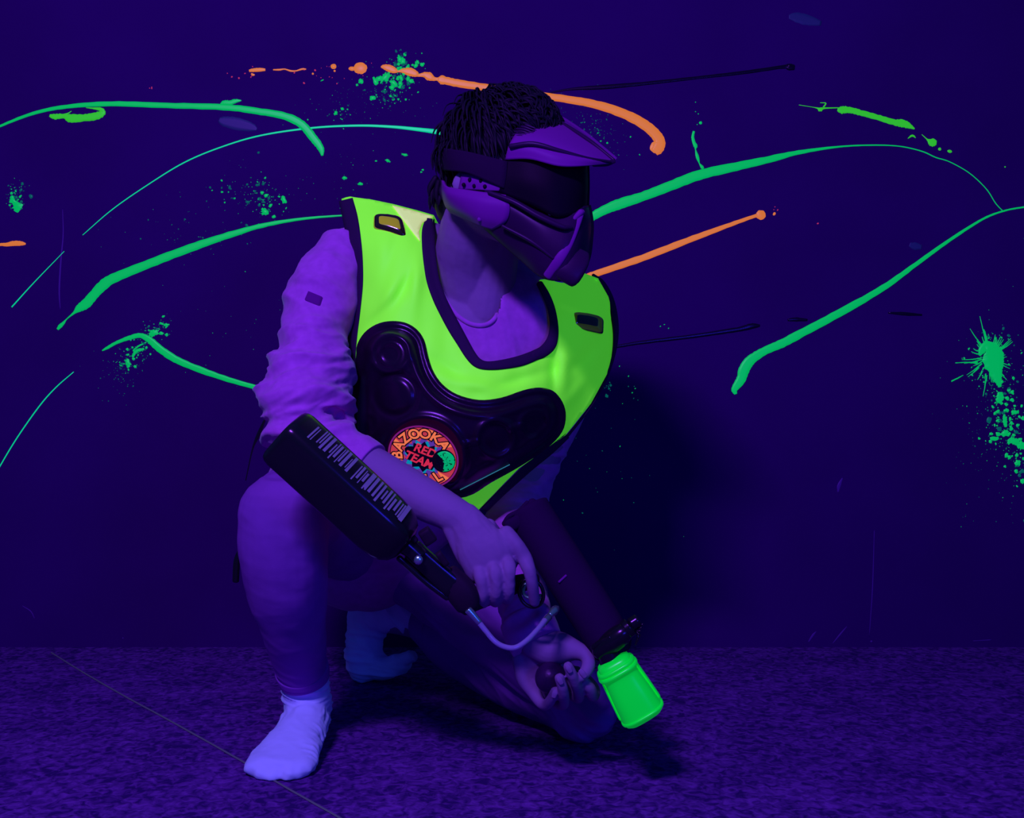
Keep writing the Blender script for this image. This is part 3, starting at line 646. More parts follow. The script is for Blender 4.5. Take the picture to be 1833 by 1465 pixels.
# ------------------------------------------------------------------ face mask
mask = bpy.data.objects.new('face_mask', None); COL.objects.link(mask); mask.parent = person; mask.empty_display_size = 0.05
mask['label'] = 'black full face protective mask with peak'
lens = bm_obj('lens', patch([
    [(903, 286, 1.853), (950, 284, 1.838), (1000, 288, 1.838), (1043, 286, 1.862), (1050, 288, 1.93), (1030, 288, 2.03)],
    [(899, 316, 1.85), (950, 326, 1.832), (1000, 334, 1.832), (1044, 330, 1.858), (1051, 330, 1.93), (1030, 330, 2.03)],
    [(893, 345, 1.853), (950, 367, 1.838), (1000, 390, 1.836), (1041, 380, 1.862), (1050, 376, 1.93), (1030, 372, 2.03)]], thick=0.004), M['lens'], mask)
lens['label'] = 'dark curved lens'
shield = bm_obj('face_shield', patch([
    [(868, 340, 1.862), (912, 352, 1.846), (985, 386, 1.842), (1040, 370, 1.86), (1053, 368, 1.93), (1030, 368, 2.04)],
    [(864, 362, 1.860), (915, 380, 1.842), (988, 410, 1.830), (1040, 398, 1.848), (1058, 398, 1.93), (1030, 398, 2.05)],
    [(862, 385, 1.866), (918, 412, 1.850), (982, 444, 1.830), (1032, 438, 1.838), (1057, 428, 1.92), (1025, 430, 2.04)],
    [(862, 400, 1.874), (920, 440, 1.864), (972, 476, 1.842), (1020, 480, 1.838), (1052, 462, 1.905), (1020, 462, 2.00)],
    [(866, 410, 1.884), (926, 462, 1.876), (968, 497, 1.856), (1006, 504, 1.846), (1036, 500, 1.895), (1010, 490, 1.96)]], thick=0.005), M['mask'], mask)
shield['label'] = 'black lower face shield'
cheek = bm_obj('cheek_guard', patch([
    [(790, 322, 1.935), (800, 334, 1.898), (845, 341, 1.866), (905, 349, 1.843)],
    [(790, 345, 1.935), (802, 350, 1.894), (850, 360, 1.857), (912, 372, 1.838)],
    [(796, 368, 1.940), (812, 374, 1.900), (853, 386, 1.862), (905, 398, 1.848)],
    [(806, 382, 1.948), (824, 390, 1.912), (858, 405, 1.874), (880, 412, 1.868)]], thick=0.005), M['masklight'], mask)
cheek['label'] = 'violet cheek guard with its lit tone painted in'
ear = patch([
    [(826, 309, 1.884), (850, 312, 1.868), (880, 320, 1.858), (902, 331, 1.852)],
    [(823, 325, 1.884), (850, 327, 1.867), (880, 331, 1.857), (900, 336, 1.851)],
    [(820, 339, 1.886), (850, 340, 1.869), (872, 341, 1.860), (893, 342, 1.854)]], n=5, thick=0.004)
e_ = bm_obj('ear_vent', ear, M['masklight'], mask); e_['label'] = 'perforated ear panel'
bm = bmesh.new()
for (x, y) in ((841, 322), (861, 324), (830, 331), (849, 333), (868, 334)):
    d = 1.868-(x-850)*0.0004; ball(bm, P(x, y, d-0.0006), 0.0038, (1, 0.35, 1), 10)
e2 = bm_obj('vent_holes', bm, M['lens'], mask); e2['label'] = 'dark round holes'
bm = patch([
    [(815, 262, 2.06), (789, 263, 1.975), (800, 266, 1.90), (840, 272, 1.864), (908, 289, 1.848)],
    [(815, 282, 2.06), (788, 284, 1.975), (800, 286, 1.897), (840, 291, 1.861), (906, 314, 1.846)],
    [(817, 303, 2.06), (791, 305, 1.975), (802, 306, 1.898), (840, 311, 1.862), (902, 338, 1.848)]], thick=0.003)
st = bm_obj('strap', bm, M['strap'], mask); st['label'] = 'wide dark elastic strap'
pk = bm_obj('peak', patch([
    [(904, 286, 1.850), (912, 258, 1.845), (930, 232, 1.875), (968, 203, 1.96), (990, 205, 2.02)],
    [(948, 285, 1.828), (952, 262, 1.828), (968, 240, 1.855), (1000, 214, 1.945), (1015, 218, 2.01)],
    [(1000, 297, 1.815), (1002, 276, 1.818), (1012, 256, 1.845), (1040, 238, 1.925), (1050, 243, 1.98)],
    [(1048, 297, 1.825), (1052, 285, 1.828), (1058, 274, 1.848), (1074, 264, 1.895), (1080, 268, 1.94)],
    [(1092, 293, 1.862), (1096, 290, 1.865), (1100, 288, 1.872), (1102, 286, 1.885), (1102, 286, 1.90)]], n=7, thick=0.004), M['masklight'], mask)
pk['label'] = 'violet peak over the lens, lit tone painted in'
bm = bmesh.new()
loft(bm, [(978, 206, 1.955, 4), (1020, 230, 1.92, 4.5), (1060, 256, 1.89, 4), (1098, 286, 1.87, 3)], seg=10)
loft(bm, [(915, 262, 1.838, 5), (955, 258, 1.826, 5), (1000, 270, 1.822, 4.5), (1050, 284, 1.832, 4), (1092, 290, 1.862, 3)], seg=10)
for k in range(6): loft(bm, [(916+k*3, 246-k*5, 1.862+k*.003, 2.2), (932+k*2, 244-k*4, 1.855+k*.003, 2.4), (948+k*2, 250-k*4, 1.85+k*.003, 1.5)], seg=8)
loft(bm, [(1062, 294, 1.84, 5, .5), (1085, 292, 1.862, 6, .5), (1100, 289, 1.868, 3, .5)], seg=10, mi=0)
o = bm_obj('peak_ribs', bm, M['mask'], mask)
bm = bmesh.new()
loft(bm, [(1042, 378, 1.854, 5, .5), (1032, 402, 1.842, 7, .35), (1018, 436, 1.832, 8, .35), (1000, 466, 1.831, 9, .35), (980, 494, 1.846, 8, .35)], seg=14)
loft(bm, [(1022, 398, 1.842, 4, .8), (1040, 380, 1.85, 6, .8)], seg=10)
o = bm_obj('shield_ridge', bm, M['masklight'], mask); o['label'] = 'ridge down the front of the shield, highlight painted in'  # highlight along the ridge comes from the paler material
bm = bmesh.new()
loft(bm, [(876, 345, 1.850, 4), (920, 362, 1.832, 4.5), (965, 388, 1.824, 5), (1005, 406, 1.824, 5), (1022, 408, 1.832, 4)], seg=10)
loft(bm, [(1042, 455, 1.86, 12, 1), (1034, 470, 1.852, 20, .8), (1018, 492, 1.848, 23, .7), (1012, 502, 1.852, 18, .7)], seg=20, expo=5, capf=.2)
loft(bm, [(900, 405, 1.848, 3), (950, 432, 1.836, 4), (990, 462, 1.832, 3)], seg=8)
o = bm_obj('chin_guard', bm, M['mask'], mask)
bm = bmesh.new(); ball(bm, P(858, 393, 1.862), 0.004, (1, .5, 1), 12); o = bm_obj('rivet', bm, M['masklight'], mask)

# ------------------------------------------------------------------ vest
vd = RBF([(612, 358, 2.16), (640, 355, 2.14), (703, 368, 2.13), (776, 388, 2.13), (700, 400, 2.07), (650, 430, 2.06), (760, 440, 2.045), (620, 500, 2.08), (690, 520, 2.0), (775, 520, 2.005),
          (620, 600, 2.07), (660, 620, 2.0), (720, 640, 1.965), (800, 600, 1.985), (620, 740, 2.08), (650, 760, 2.02), (760, 740, 1.95), (840, 660, 1.965), (880, 700, 1.952),
          (850, 800, 1.955), (700, 860, 2.03), (853, 912, 2.05), (930, 845, 2.04), (920, 760, 1.975), (985, 812, 2.09), (930, 650, 1.99), (1000, 700, 2.03), (1012, 778, 2.10), (1057, 722, 2.12),
          (990, 610, 2.03), (995, 560, 2.06), (985, 520, 2.10), (1040, 620, 2.07), (1040, 560, 2.09), (1041, 490, 2.16), (1000, 496, 2.14), (1090, 540, 2.18), (1101, 600, 2.17), (1085, 668, 2.15)])
vest_poly = [(612, 356), (628, 353), (660, 358), (703, 367), (745, 378), (776, 387), (773, 410), (774, 435), (778, 470), (784, 498), (794, 530), (806, 562), (818, 585), (833, 612), (845, 632), (857, 645), (881, 650), (910, 645), (936, 637), (965, 625), (988, 613), (996, 590), (995, 565), (990, 545), (984, 530), (976, 513), (966, 502),
             (1000, 497), (1041, 489), (1070, 500), (1088, 532), (1100, 580), (1098, 620), (1086, 669), (1057, 722), (1012, 778), (978, 803), (928, 838), (890, 877), (856, 913), (820, 905), (760, 905), (690, 890), (645, 850), (622, 790), (616, 745), (622, 700), (620, 640), (624, 560), (630, 500), (630, 450), (622, 405)]
V2, F2, nb = cdt(vest_poly, 6)
def fold(x, y):
    f = 0
    def ridge(cx, cy, ang, L, w, a):
        nonlocal f
        dx, dy = x-cx, y-cy; u = dx*math.cos(ang)+dy*math.sin(ang); v = -dx*math.sin(ang)+dy*math.cos(ang)
        f += a*math.exp(-(u/L)**2-(v/w)**2)
    ridge(690, 535, -0.95, 40, 7, 0.006); ridge(720, 520, -1.1, 40, 7, -0.005); ridge(668, 575, -0.9, 30, 6, -0.005)
    ridge(745, 500, -1.5, 50, 8, 0.005); ridge(700, 460, -1.3, 50, 9, -0.003); ridge(640, 420, 1.3, 60, 12, 0.003)
    ridge(800, 660, 0.6, 40, 10, -0.004); ridge(850, 690, 0.2, 60, 9, 0.005); ridge(930, 680, -0.3, 60, 9, -0.005)
    ridge(990, 665, 1.6, 45, 7, -0.009); ridge(1010, 660, 1.6, 50, 8, 0.007); ridge(1045, 640, -0.8, 40, 9, -0.006); ridge(1030, 700, -0.9, 40, 8, 0.005); ridge(1065, 580, 1.5, 40, 8, 0.004)
    return f
def vest_d(x, y):
    d = vd(x, y)-fold(x, y)*2.0*min(1, dist_poly(vest_poly, x, y)/28)-0.005*noise.noise(Vector((x*0.03, y*0.018, 1)))
    h = hitd(torso_bvh, x, y)
    if h and h-0.012 < d: d = h-0.012
    return d
Dv = [vest_d(v.x, v.y) for v in V2]
nbr = [set() for _ in V2]
for f in F2:
    for i in range(len(f)): nbr[f[i]].add(f[i-1]); nbr[f[i-1]].add(f[i])
for _ in range(2): Dv = [0.5*Dv[i]+0.5*(sum(Dv[j] for j in nbr[i])/max(1, len(nbr[i]))) for i in range(len(Dv))]
bm = bmesh.new(); vs = [bm.verts.new(P(v.x, v.y, d)) for v, d in zip(V2, Dv)]
for f in F2: bm.faces.new([vs[i] for i in f])
# back panel over the shoulders
bd = RBF([(612, 356, 2.16), (703, 367, 2.14), (776, 387, 2.14), (700, 410, 2.32), (640, 450, 2.34), (800, 430, 2.34), (860, 450, 2.36), (1041, 489, 2.17), (1000, 497, 2.18), (980, 530, 2.36), (1088, 532, 2.2),
          (1060, 600, 2.36), (850, 600, 2.44), (640, 600, 2.36), (650, 800, 2.42), (800, 800, 2.50), (960, 780, 2.42), (1090, 620, 2.3)])
back_poly = [(612, 356), (660, 358), (703, 367), (745, 378), (776, 387), (800, 430), (860, 455), (930, 470), (970, 500), (1041, 489), (1070, 500), (1088, 540), (1090, 620), (1050, 720), (985, 790), (900, 840), (760, 850), (660, 820), (640, 700), (640, 560), (625, 450)]
V3, F3, nb3 = cdt(back_poly, 12)
vb = [bm.verts.new(P(v.x, v.y, bd(v.x, v.y))) for v in V3]
for f in F3: bm.faces.new([vb[i] for i in f])
bmesh.ops.remove_doubles(bm, verts=bm.verts, dist=0.002)
vest = bm_obj('vest', bm, M['vest'], person)
bake(vest, [('SOLIDIFY', dict(thickness=0.004, offset=0))])
vest['label'] = 'fluorescent yellow-green protective vest with black edging'
vb_ = BVHTree.FromPolygons([v.co for v in vest.data.vertices], [p.vertices for p in vest.data.polygons])
def vsurf(x, y): return hitd(vb_, x, y) or vest_d(x, y)

def ribbon(line, wpx, off, name, m, parent, hw=0.004, n=6):
    """edging strip that follows the vest surface; line: (x,y) centre, wpx half width"""
    s_ = cr([tuple(p)+((wpx,) if len(p) < 3 else ()) for p in line], n); bm = bmesh.new(); rows = []
    ds = []
    for p in s_: ds.append(vd(p[0], p[1]) if True else 0)
    for i, p in enumerate(s_):
        a = s_[max(i-1, 0)]; b = s_[min(i+1, len(s_)-1)]
        t = np.array([b[0]-a[0], b[1]-a[1]]); t /= max(1e-6, np.hypot(*t)); nr = np.array([-t[1], t[0]])
        row = []
        for f, g in ((-1, -0.006), (-0.96, 0.4), (-0.5, 1), (0, 1), (0.5, 1), (0.96, 0.4), (1, -0.006)):
            q = np.array(p[:2])+nr*p[2]*f; row.append((q[0], q[1], g))
        rows.append(row)
    # depth along each rail, smoothed
    rails = []
    for k in range(7):
        dd = [vsurf(r[k][0], r[k][1]) for r in rows]
        rails.append(dd)
    cen = [min(rails[k][i] for k in range(1, 6)) for i in range(len(rows))]
    R2 = []
    for k in range(7):
        dd = [min(rails[k][i], rails[3][i]+0.02) if rails[k][i] < 2.25 else rails[3][i] for i in range(len(rows))]
        for _ in range(4): dd = [dd[0]]+[(dd[i-1]+2*dd[i]+dd[i+1])/4 for i in range(1, len(dd)-1)]+[dd[-1]]
        R2.append(dd)
    V = [[bm.verts.new(P(r[k][0], r[k][1], R2[k][i]-(off*r[k][2] if r[k][2] > 0 else -0.007))) for k in range(7)] for i, r in enumerate(rows)]
    for i in range(len(V)-1):
        for k in range(6): bm.faces.new((V[i][k], V[i][k+1], V[i+1][k+1], V[i+1][k]))
        bm.faces.new((V[i][6], V[i][0], V[i+1][0], V[i+1][6]))
    bm.faces.new(V[0]); bm.faces.new(V[-1][::-1])
    return bm_obj(name, bm, m, parent)
o = ribbon([(770, 391, 8), (767, 412, 12), (767, 443, 12), (771, 480, 12), (776, 506, 12), (786, 534, 12), (798, 559, 12), (813, 587, 12), (827, 611, 11), (842, 636, 10), (855, 650, 9), (872, 655, 8), (900, 653, 9), (930, 647, 10), (950, 640, 10), (968, 632, 9)], 9, 0.0045, 'neck_edging', M['binding'], vest)
o['label'] = 'black edging round the neck opening'
bm = bmesh.new()
loft(bm, [(x, y, min(vd(x, y), vest_d(x, y))-0.001, r_, 0.55) for x, y, r_ in [(955, 638, 10), (972, 630, 10.5), (985, 617, 11), (991, 598, 9), (991, 575, 7.5), (986, 550, 7), (977, 528, 7), (966, 508, 6)]], n=6, seg=14, ref=Y)
o2_ = bm_obj('neck_edging', bm, M['binding'], vest)
o = ribbon([(619, 357, 13), (627, 390, 14), (634, 430, 13), (639, 470, 11), (640, 510, 10), (636, 560, 9), (631, 600, 9), (628, 640, 9), (628, 680, 9), (627, 720, 8)], 9, 0.0045, 'side_edging', M['binding'], vest)
o['label'] = 'black edging down the arm opening'
bm = bmesh.new()
loft(bm, [(x, y, vd(min(x, 1092), y)-0.002, r_, 1.0) for x, y, r_ in [(1062, 493, 3), (1078, 507, 5), (1092, 535, 6.5), (1100, 570, 6.5), (1102, 605, 5), (1096, 645, 3), (1080, 688, 2.5), (1055, 731, 2.5), (1016, 781, 2.5)]], n=6, seg=12, cap=True, ref=Y)
o = bm_obj('shoulder_edging', bm, M['binding'], vest)
o['label'] = 'black edging on the far shoulder'
o = ribbon([(1016, 780, 5), (986, 806, 7), (950, 834, 8), (934, 848, 8), (900, 880, 7), (866, 914, 6)], 7, 0.004, 'bottom_edging', M['binding'], vest)

# chest plate
plate_poly = smooth_poly([(637, 640), (639, 618), (652, 596), (673, 581), (697, 575), (723, 577), (744, 588), (759, 608), (767, 640), (776, 665), (792, 688), (818, 706), (857, 716), (897, 712), (936, 699), (965, 694), (990, 700), (1007, 720), (1013, 745), (1006, 774), (978, 804), (930, 836), (880, 864), (834, 890), (760, 895), (700, 880), (655, 845), (632, 790), (628, 740), (630, 690)], 4)
bm = bmesh.new(); pl_ = [(776, 388), (756, 399), (750, 415), (752, 432), (742, 420), (722, 394), (702, 368), (738, 377)]
V5, F5, n5 = cdt(pl_, 5); q5 = [bm.verts.new(P(v.x, v.y, min(vsurf(v.x, v.y), vd(v.x, v.y)+0.01)-0.0025)) for v in V5]
for f in F5: bm.faces.new([q5[i] for i in f])
fc = bm_obj('facing', bm, M['cream'], vest); bake(fc, [('SOLIDIFY', dict(thickness=0.0015, offset=0))]); fc['label'] = 'pale cream facing at the top of the near shoulder'
circles = [(697, 632, 34, 6, 0.005, 1), (699, 634, 20, 5, 0.004, 1), (708, 708, 36, 7, 0.006, -1), (887, 785, 33, 6, 0.006, 1), (958, 762, 26, 6, 0.005, 1), (758, 820, 74, 6, 0.006, 1), (640+15, 760, 20, 6, 0.003, 1)]
def plate_h(x, y):
    e = dist_poly(plate_poly, x, y)
    def ss(a, b, t): t = max(0, min(1, (t-a)/(b-a))); return t*t*(3-2*t)
    h = 0.004*ss(0, 5, e)+0.011*ss(14, 26, e)+0.004*math.exp(-((e-30)/5)**2)-0.003*math.exp(-((e-13)/3)**2)
    for (cx, cy, r, w_, a, s_) in circles:
        q = math.hypot(x-cx, y-cy); h += a*math.exp(-((q-r)/w_)**2)*s_*ss(8, 20, e)
        if s_ > 0 and r < 50: h += a*0.8*ss(r, r*0.5, q)*(-0.4)
    if abs((y-793)+(x-843)*0.2) < 5 and abs(x-843) < 14: h += 0.003
    if abs((y-764)+(x-925)*0.3) < 5 and abs(x-925) < 14: h += 0.003
    if e > 20:
        h -= 0.003*ss(70, 60, math.hypot(x-758, y-820))
    return h
V4, F4, nb4 = cdt(plate_poly, 3.2)
Dp = [vd(v.x, v.y) for v in V4]
def plate_base(x, y): return vd(x, y)-0.004
bm = bmesh.new(); hs = []
lo_, hi_ = [], []
for i, v in enumerate(V4):
    d = min(plate_base(v.x, v.y), vsurf(v.x, v.y)-0.002)
    hs.append(d)
nb_ = [set() for _ in V4]
for f in F4:
    for i in range(len(f)): nb_[f[i]].add(f[i-1]); nb_[f[i-1]].add(f[i])
for _ in range(25): hs = [0.4*hs[i]+0.6*(sum(hs[j] for j in nb_[i])/max(1, len(nb_[i]))) for i in range(len(hs))]
for v, d in zip(V4, hs):
    hi_.append(bm.verts.new(P(v.x, v.y, d-plate_h(v.x, v.y)-0.001)))
    
for f in F4: bm.faces.new([hi_[i] for i in f])
be = [e for e in bm.edges if len(e.link_faces) == 1]
ext = bmesh.ops.extrude_edge_only(bm, edges=be)
for v in [g for g in ext['geom'] if isinstance(g, bmesh.types.BMVert)]: v.co += (v.co-EYE).normalized()*0.012
plate = bm_obj('chest_plate', bm, M['plate'], vest); plate['label'] = 'moulded black foam chest plate'
pb = BVHTree.FromPolygons([v.co for v in plate.data.vertices], [p.vertices for p in plate.data.polygons])
bm = bmesh.new(); loft(bm, [(x, y, (hitd(pb, x, y) or vd(x, y))-0.0015, 0.9, 1) for x, y in [(824+i*11, 877-i*5.6) for i in range(9)]], n=3, seg=8)
o = bm_obj('piping', bm, M['stitch'], vest); o['label'] = 'thin pale piping low on the chest plate'
# lamps on the shoulders
def lamp(corners, name, lab, ht, m1, m2):
    (ax, ay), (bx, by), (cx_, cy_), (dx_, dy_) = corners     # tl, tr, br, bl
    bm = bmesh.new(); layers = []
    cxm = sum(c[0] for c in corners)/4; cym = sum(c[1] for c in corners)/4; dm = vsurf(cxm, cym)
    for (s_, h, up) in ((1.0, -0.006, 0), (1.0, 0.004, 0), (0.93, 0.010, -1.5), (0.80, ht*0.8, -3), (0.66, ht, -4), (0.4, ht*1.04, -4)):
        ring = []
        for k in range(32):
            a = 2*math.pi*k/32; ca, sa = math.cos(a), math.sin(a); e = 2/6
            u = math.copysign(abs(ca)**e, ca)*s_; v = math.copysign(abs(sa)**e, sa)*s_*(1 if s_ > .9 else s_+0.1)
            U, Vv = (u+1)/2, (v+1)/2
            x = (ax*(1-U)+bx*U)*(1-Vv)+(dx_*(1-U)+cx_*U)*Vv; y = (ay*(1-U)+by*U)*(1-Vv)+(dy_*(1-U)+cy_*U)*Vv
            y += -3*(1-u*u)+up
            dd = dm*0.5+0.5*vd(x, y); ring.append(bm.verts.new(P(x, y, dd-h)))
        layers.append(ring)
    for i, (a, b) in enumerate(zip(layers[:-1], layers[1:])):
        for k in range(32):
            f = bm.faces.new((a[k], a[(k+1) % 32], b[(k+1) % 32], b[k])); f.material_index = 0 if i in (0, 1, 4) else 1
    bm.faces.new(layers[0][::-1]); f = bm.faces.new(layers[-1]); f.material_index = 0
    o = bm_obj(name, bm, [m1, m2], vest); o['label'] = lab; return o
lamp([(669, 384), (720, 389), (731, 431), (668, 411)], 'shoulder_sensor', 'amber plastic sensor on the near shoulder', 0.017, M['amber'], M['amberd'])
lamp([(1024, 559), (1081, 569), (1080, 601), (1022, 591)], 'shoulder_sensor', 'dark amber sensor on the far shoulder', 0.016, M['amberd'], M['amber'])

# badge
bc = (757.8, 818.3); rot = math.radians(25); BA, BB = 65.0, 54.2
bdist = [hitd(pb, bc[0]+dx, bc[1]+dy) or 2.0 for dx in (-50, 0, 50) for dy in (-45, 0, 45)]
# plane fitted to the plate under the badge
Aq = np.array([[1, dx, dy] for dx in (-50, 0, 50) for dy in (-45, 0, 45)], float); bpl = np.linalg.lstsq(Aq, np.array(bdist), rcond=None)[0]
boff = max(0, max((Aq @ bpl)-np.array(bdist)))
def BP(u, v, h):
    x = BA*u*math.cos(rot)-BB*v*math.sin(rot); y = BA*u*math.sin(rot)+BB*v*math.cos(rot)
    return P(bc[0]+x, bc[1]+y, bpl[0]+bpl[1]*x+bpl[2]*y-boff-0.0015-h)
bm = bmesh.new(); BM = ['b_rim', 'b_red', 'b_orange', 'b_purple', 'b_cyan', 'b_black', 'b_text', 'b_green']
def poly_(pts, h, mi, side=0.0):
    vs = [bm.verts.new(BP(u, v, h)) for u, v in pts]; f = bm.faces.new(vs); f.material_index = mi
    if side:
        lo = [bm.verts.new(BP(u, v, h-side)) for u, v in pts]
        for k in range(len(pts)):
            g = bm.faces.new((vs[k], vs[(k+1) % len(pts)], lo[(k+1) % len(pts)], lo[k])); g.material_index = mi
circ = lambda r, n=64, cx=0, cy=0: [(cx+r*math.cos(2*math.pi*k/n), cy+r*math.sin(2*math.pi*k/n)) for k in range(n)]
poly_(circ(1.0), 0.0, 0, 0.004); poly_(circ(0.95), 0.0004, 5); poly_(circ(0.93), 0.0006, 1)
R = random.Random(8)
def star(n, r0, r1, jit): return [((r0 if k % 2 else r1)*(1+R.uniform(-jit, jit))*math.cos(math.pi*k/n), (r0 if k % 2 else r1)*(1+R.uniform(-jit, jit))*math.sin(math.pi*k/n)) for k in range(2*n)]
for k in range(9):      # lighter wedges in the rim field
    a = k*0.7+0.3; poly_([(0.92*math.cos(a), 0.92*math.sin(a)), (0.92*math.cos(a+.1), 0.92*math.sin(a+.1)), (0.92*math.cos(a+.22), 0.92*math.sin(a+.22)), (0.55*math.cos(a+.12), 0.55*math.sin(a+.12))], 0.0008, 2)
poly_(star(13, 0.50, 0.66, 0.05), 0.0010, 3); poly_(star(11, 0.40, 0.56, 0.10), 0.0012, 4); poly_(star(10, 0.38, 0.50, 0.08), 0.0014, 5)
poly_([(x*1.0, y*0.42+0.0) for x, y in circ(0.56)], 0.0015, 5)
def text(ch, size, offset):
    cu = bpy.data.curves.new('t', 'FONT'); cu.body = ch; cu.size = size; cu.offset = offset; cu.align_x = 'CENTER'; cu.align_y = 'CENTER'; cu.resolution_u = 4
    o = bpy.data.objects.new('t', cu); COL.objects.link(o); dg = bpy.context.evaluated_depsgraph_get(); dg.update()
    me = bpy.data.meshes.new_from_object(o.evaluated_get(dg)); r = ([tuple(v.co[:2]) for v in me.vertices], [list(p.vertices) for p in me.polygons])
    bpy.data.objects.remove(o); bpy.data.curves.remove(cu); bpy.data.meshes.remove(me); return r
def put(ch, size, cx, cy, ang, mi, h, off, sx=1.0, shear=0):
    vs, fs = text(ch, size, off); ca, sa = math.cos(ang), math.sin(ang); q = []
    for x, y in vs:
        x = x*sx+y*shear; y = -y
        q.append(bm.verts.new(BP(cx+x*ca-y*sa, cy+x*sa+y*ca, h)))
    for f in fs:
        try: g = bm.faces.new([q[i] for i in f]); g.material_index = mi
        except ValueError: pass
for i, ch in enumerate('BAZOOKA'):
    a = math.radians(205-24.3*i); u, v = 0.73*math.cos(a), -0.73*math.sin(a); rt = math.pi/2-a
    put(ch, 0.42, u, v, rt, 5, 0.0018, 0.045); put(ch, 0.42, u, v, rt, 2, 0.0024, 0.012)
for i, ch in enumerate('BALL'):
    a = math.radians(-106+24*i); u, v = 0.72*math.cos(a), -0.72*math.sin(a); rt = math.pi*1.5-a
    put(ch, 0.42, u, v, rt, 5, 0.0018, 0.045); put(ch, 0.42, u, v, rt, 2, 0.0024, 0.012)
put('RED', 0.38, -0.02, -0.20, -0.08, 6, 0.0026, 0.012, 0.9, 0.12); put('TEAM', 0.38, -0.07, 0.16, -0.03, 6, 0.0026, 0.012, 0.86, 0.12)
poly_([(x*1.0, y*1.15) for x, y in circ(0.33, 40, 0.56, -0.14)], 0.0028, 5)
# dimpled ball as a low dome
RR = 0.29
for i in range(14):
    for k in range(48):
        def dm(i_, k_):
            rr = RR*i_/14; a = 2*math.pi*k_/48; u = rr*math.cos(a); v = rr*math.sin(a)*1.15
            hh = 0.003+0.004*math.sqrt(max(0, 1-(i_/14)**2)); hh += 0.0012*noise.noise(Vector((u*34, v*34, 2)))*(i_ < 13)
            return (u+0.58, v-0.16, hh)
        q = [bm.verts.new(BP(*dm(*z))) for z in ((i, k), (i+1, k), (i+1, k+1), (i, k+1))]
        f = bm.faces.new(q if i else q[:1]+q[1:3] if False else q); f.material_index = 7 if (math.cos(2*math.pi*k/48+0.75) > -0.45 or i < 2) and noise.noise(Vector((i*.6, k*.5, 5))) > -0.35 else 5
bmesh.ops.remove_doubles(bm, verts=bm.verts, dist=0.00002)
badge = bm_obj('badge', bm, [M[k] for k in BM], vest, smooth=False, recalc=False)
badge['label'] = 'round red badge reading BAZOOKA BALL RED TEAM'

# loose black strap ends hanging at the back
for k, l_ in enumerate(([(474, 752, 2.27, 2, 2), (463, 778, 2.27, 3.5, .5), (452, 805, 2.27, 1.5, 1), (440, 860, 2.27, 1, 1)], [(430, 985, 2.14, 4, .5), (424, 1005, 2.14, 6, .5), (422, 1040, 2.14, 6, .5)])):
    bm = bmesh.new(); loft(bm, l_, seg=8, expo=2+2*k); o = bm_obj('side_strap', bm, M['black'], vest); o['label'] = ('thin black strap tail behind the elbow', 'short black strap end beside the raised knee')[k]

# ------------------------------------------------------------------ marker
gun = bpy.data.objects.new('paintball_marker', None); COL.objects.link(gun); gun.location = P(960, 1050, 1.82); gun.empty_display_size = 0.05
tag(gun, 'black marker gun with tank, clear hose and neon green cup, held pointing down', 'gun')
def gp(name, bm, m, label=None, smooth=True, recalc=True):
    o = bm_obj(name, bm, m, gun, smooth, recalc); o.matrix_parent_inverse = Matrix.Translation(-gun.location)
    if label: o['label'] = label
    return o
# tank: rounded square section
a0, a1 = P(524, 792, 1.675), P(700, 953, 1.69)
ax = (a1-a0).normalized(); toc = (EYE-(a0+a1)/2).normalized(); toc = (toc-ax*toc.dot(ax)).normalized(); pz = ax.cross(toc).normalized()
if pz.z < 0: pz = -pz
ph = math.radians(32); n2v = pz*math.cos(ph)+toc*math.sin(ph); n1v = -pz*math.sin(ph)+toc*math.cos(ph)
Ht = 0.0385*1.02
def tank_ring(bm, t, s_, seg=64, expo=4.5):
    c = a0+(a1-a0)*t; r = []
    for k in range(seg):
        a = 2*math.pi*k/seg; ca, sa = math.cos(a), math.sin(a); e = 2/expo
        r.append(bm.verts.new(c+n1v*math.copysign(abs(ca)**e, ca)*Ht*1.12*s_+n2v*math.copysign(abs(sa)**e, sa)*Ht*1.12*s_))
    return r
bm = bmesh.new(); prof = [(-0.100, 0.55), (-0.098, 0.80), (-0.085, 0.91), (-0.06, 0.97), (-0.02, 1.0), (0.3, 1.0), (0.7, 1.0), (0.9, 0.99), (1.0, 0.95), (1.07, 0.86), (1.12, 0.70), (1.15, 0.48), (1.16, 0.3)]
rg = [tank_ring(bm, t, s_) for t, s_ in prof]
for a, b in zip(rg[:-1], rg[1:]):
    for k in range(64): bm.faces.new((a[k], a[(k+1) % 64], b[(k+1) % 64], b[k]))
bm.faces.new(rg[0]); bm.faces.new(rg[-1][::-1])
tank = gp('tank', bm, M['black'], 'glossy black rounded tank')
bm = bmesh.new(); R = random.Random(5); t = 0.06
def lquad(t0, t1, s0, s1, h=0.0008):
    def pt(t, s_): return a0+(a1-a0)*t+n2v*(Ht*1.12*(1-min(0.98, abs(s_/1.12))**4.5)**(1/4.5)+h)+n1v*Ht*s_
    for k in range(8):
        u0, u1 = s0+(s1-s0)*k/8, s0+(s1-s0)*(k+1)/8
        bm.faces.new([bm.verts.new(pt(*z)) for z in ((t0, u0), (t1, u0), (t1, u1), (t0, u1))])
while t < 0.96:
    w_ = R.choice((0.010, 0.014, 0.018, 0.024)); s0 = R.uniform(-0.6, -0.25); s1 = R.uniform(0.45, 0.85)
    if R.random() < 0.06: w_ = 0.03; s0, s1 = -0.6, 0.72
    lquad(t, t+w_*0.8, s0, s1); t += w_*1.45+(0.03 if R.random() < 0.07 else 0)
lquad(0.60, 0.635, -0.6, 0.7); lquad(0.955, 0.99, -0.6, 0.72)
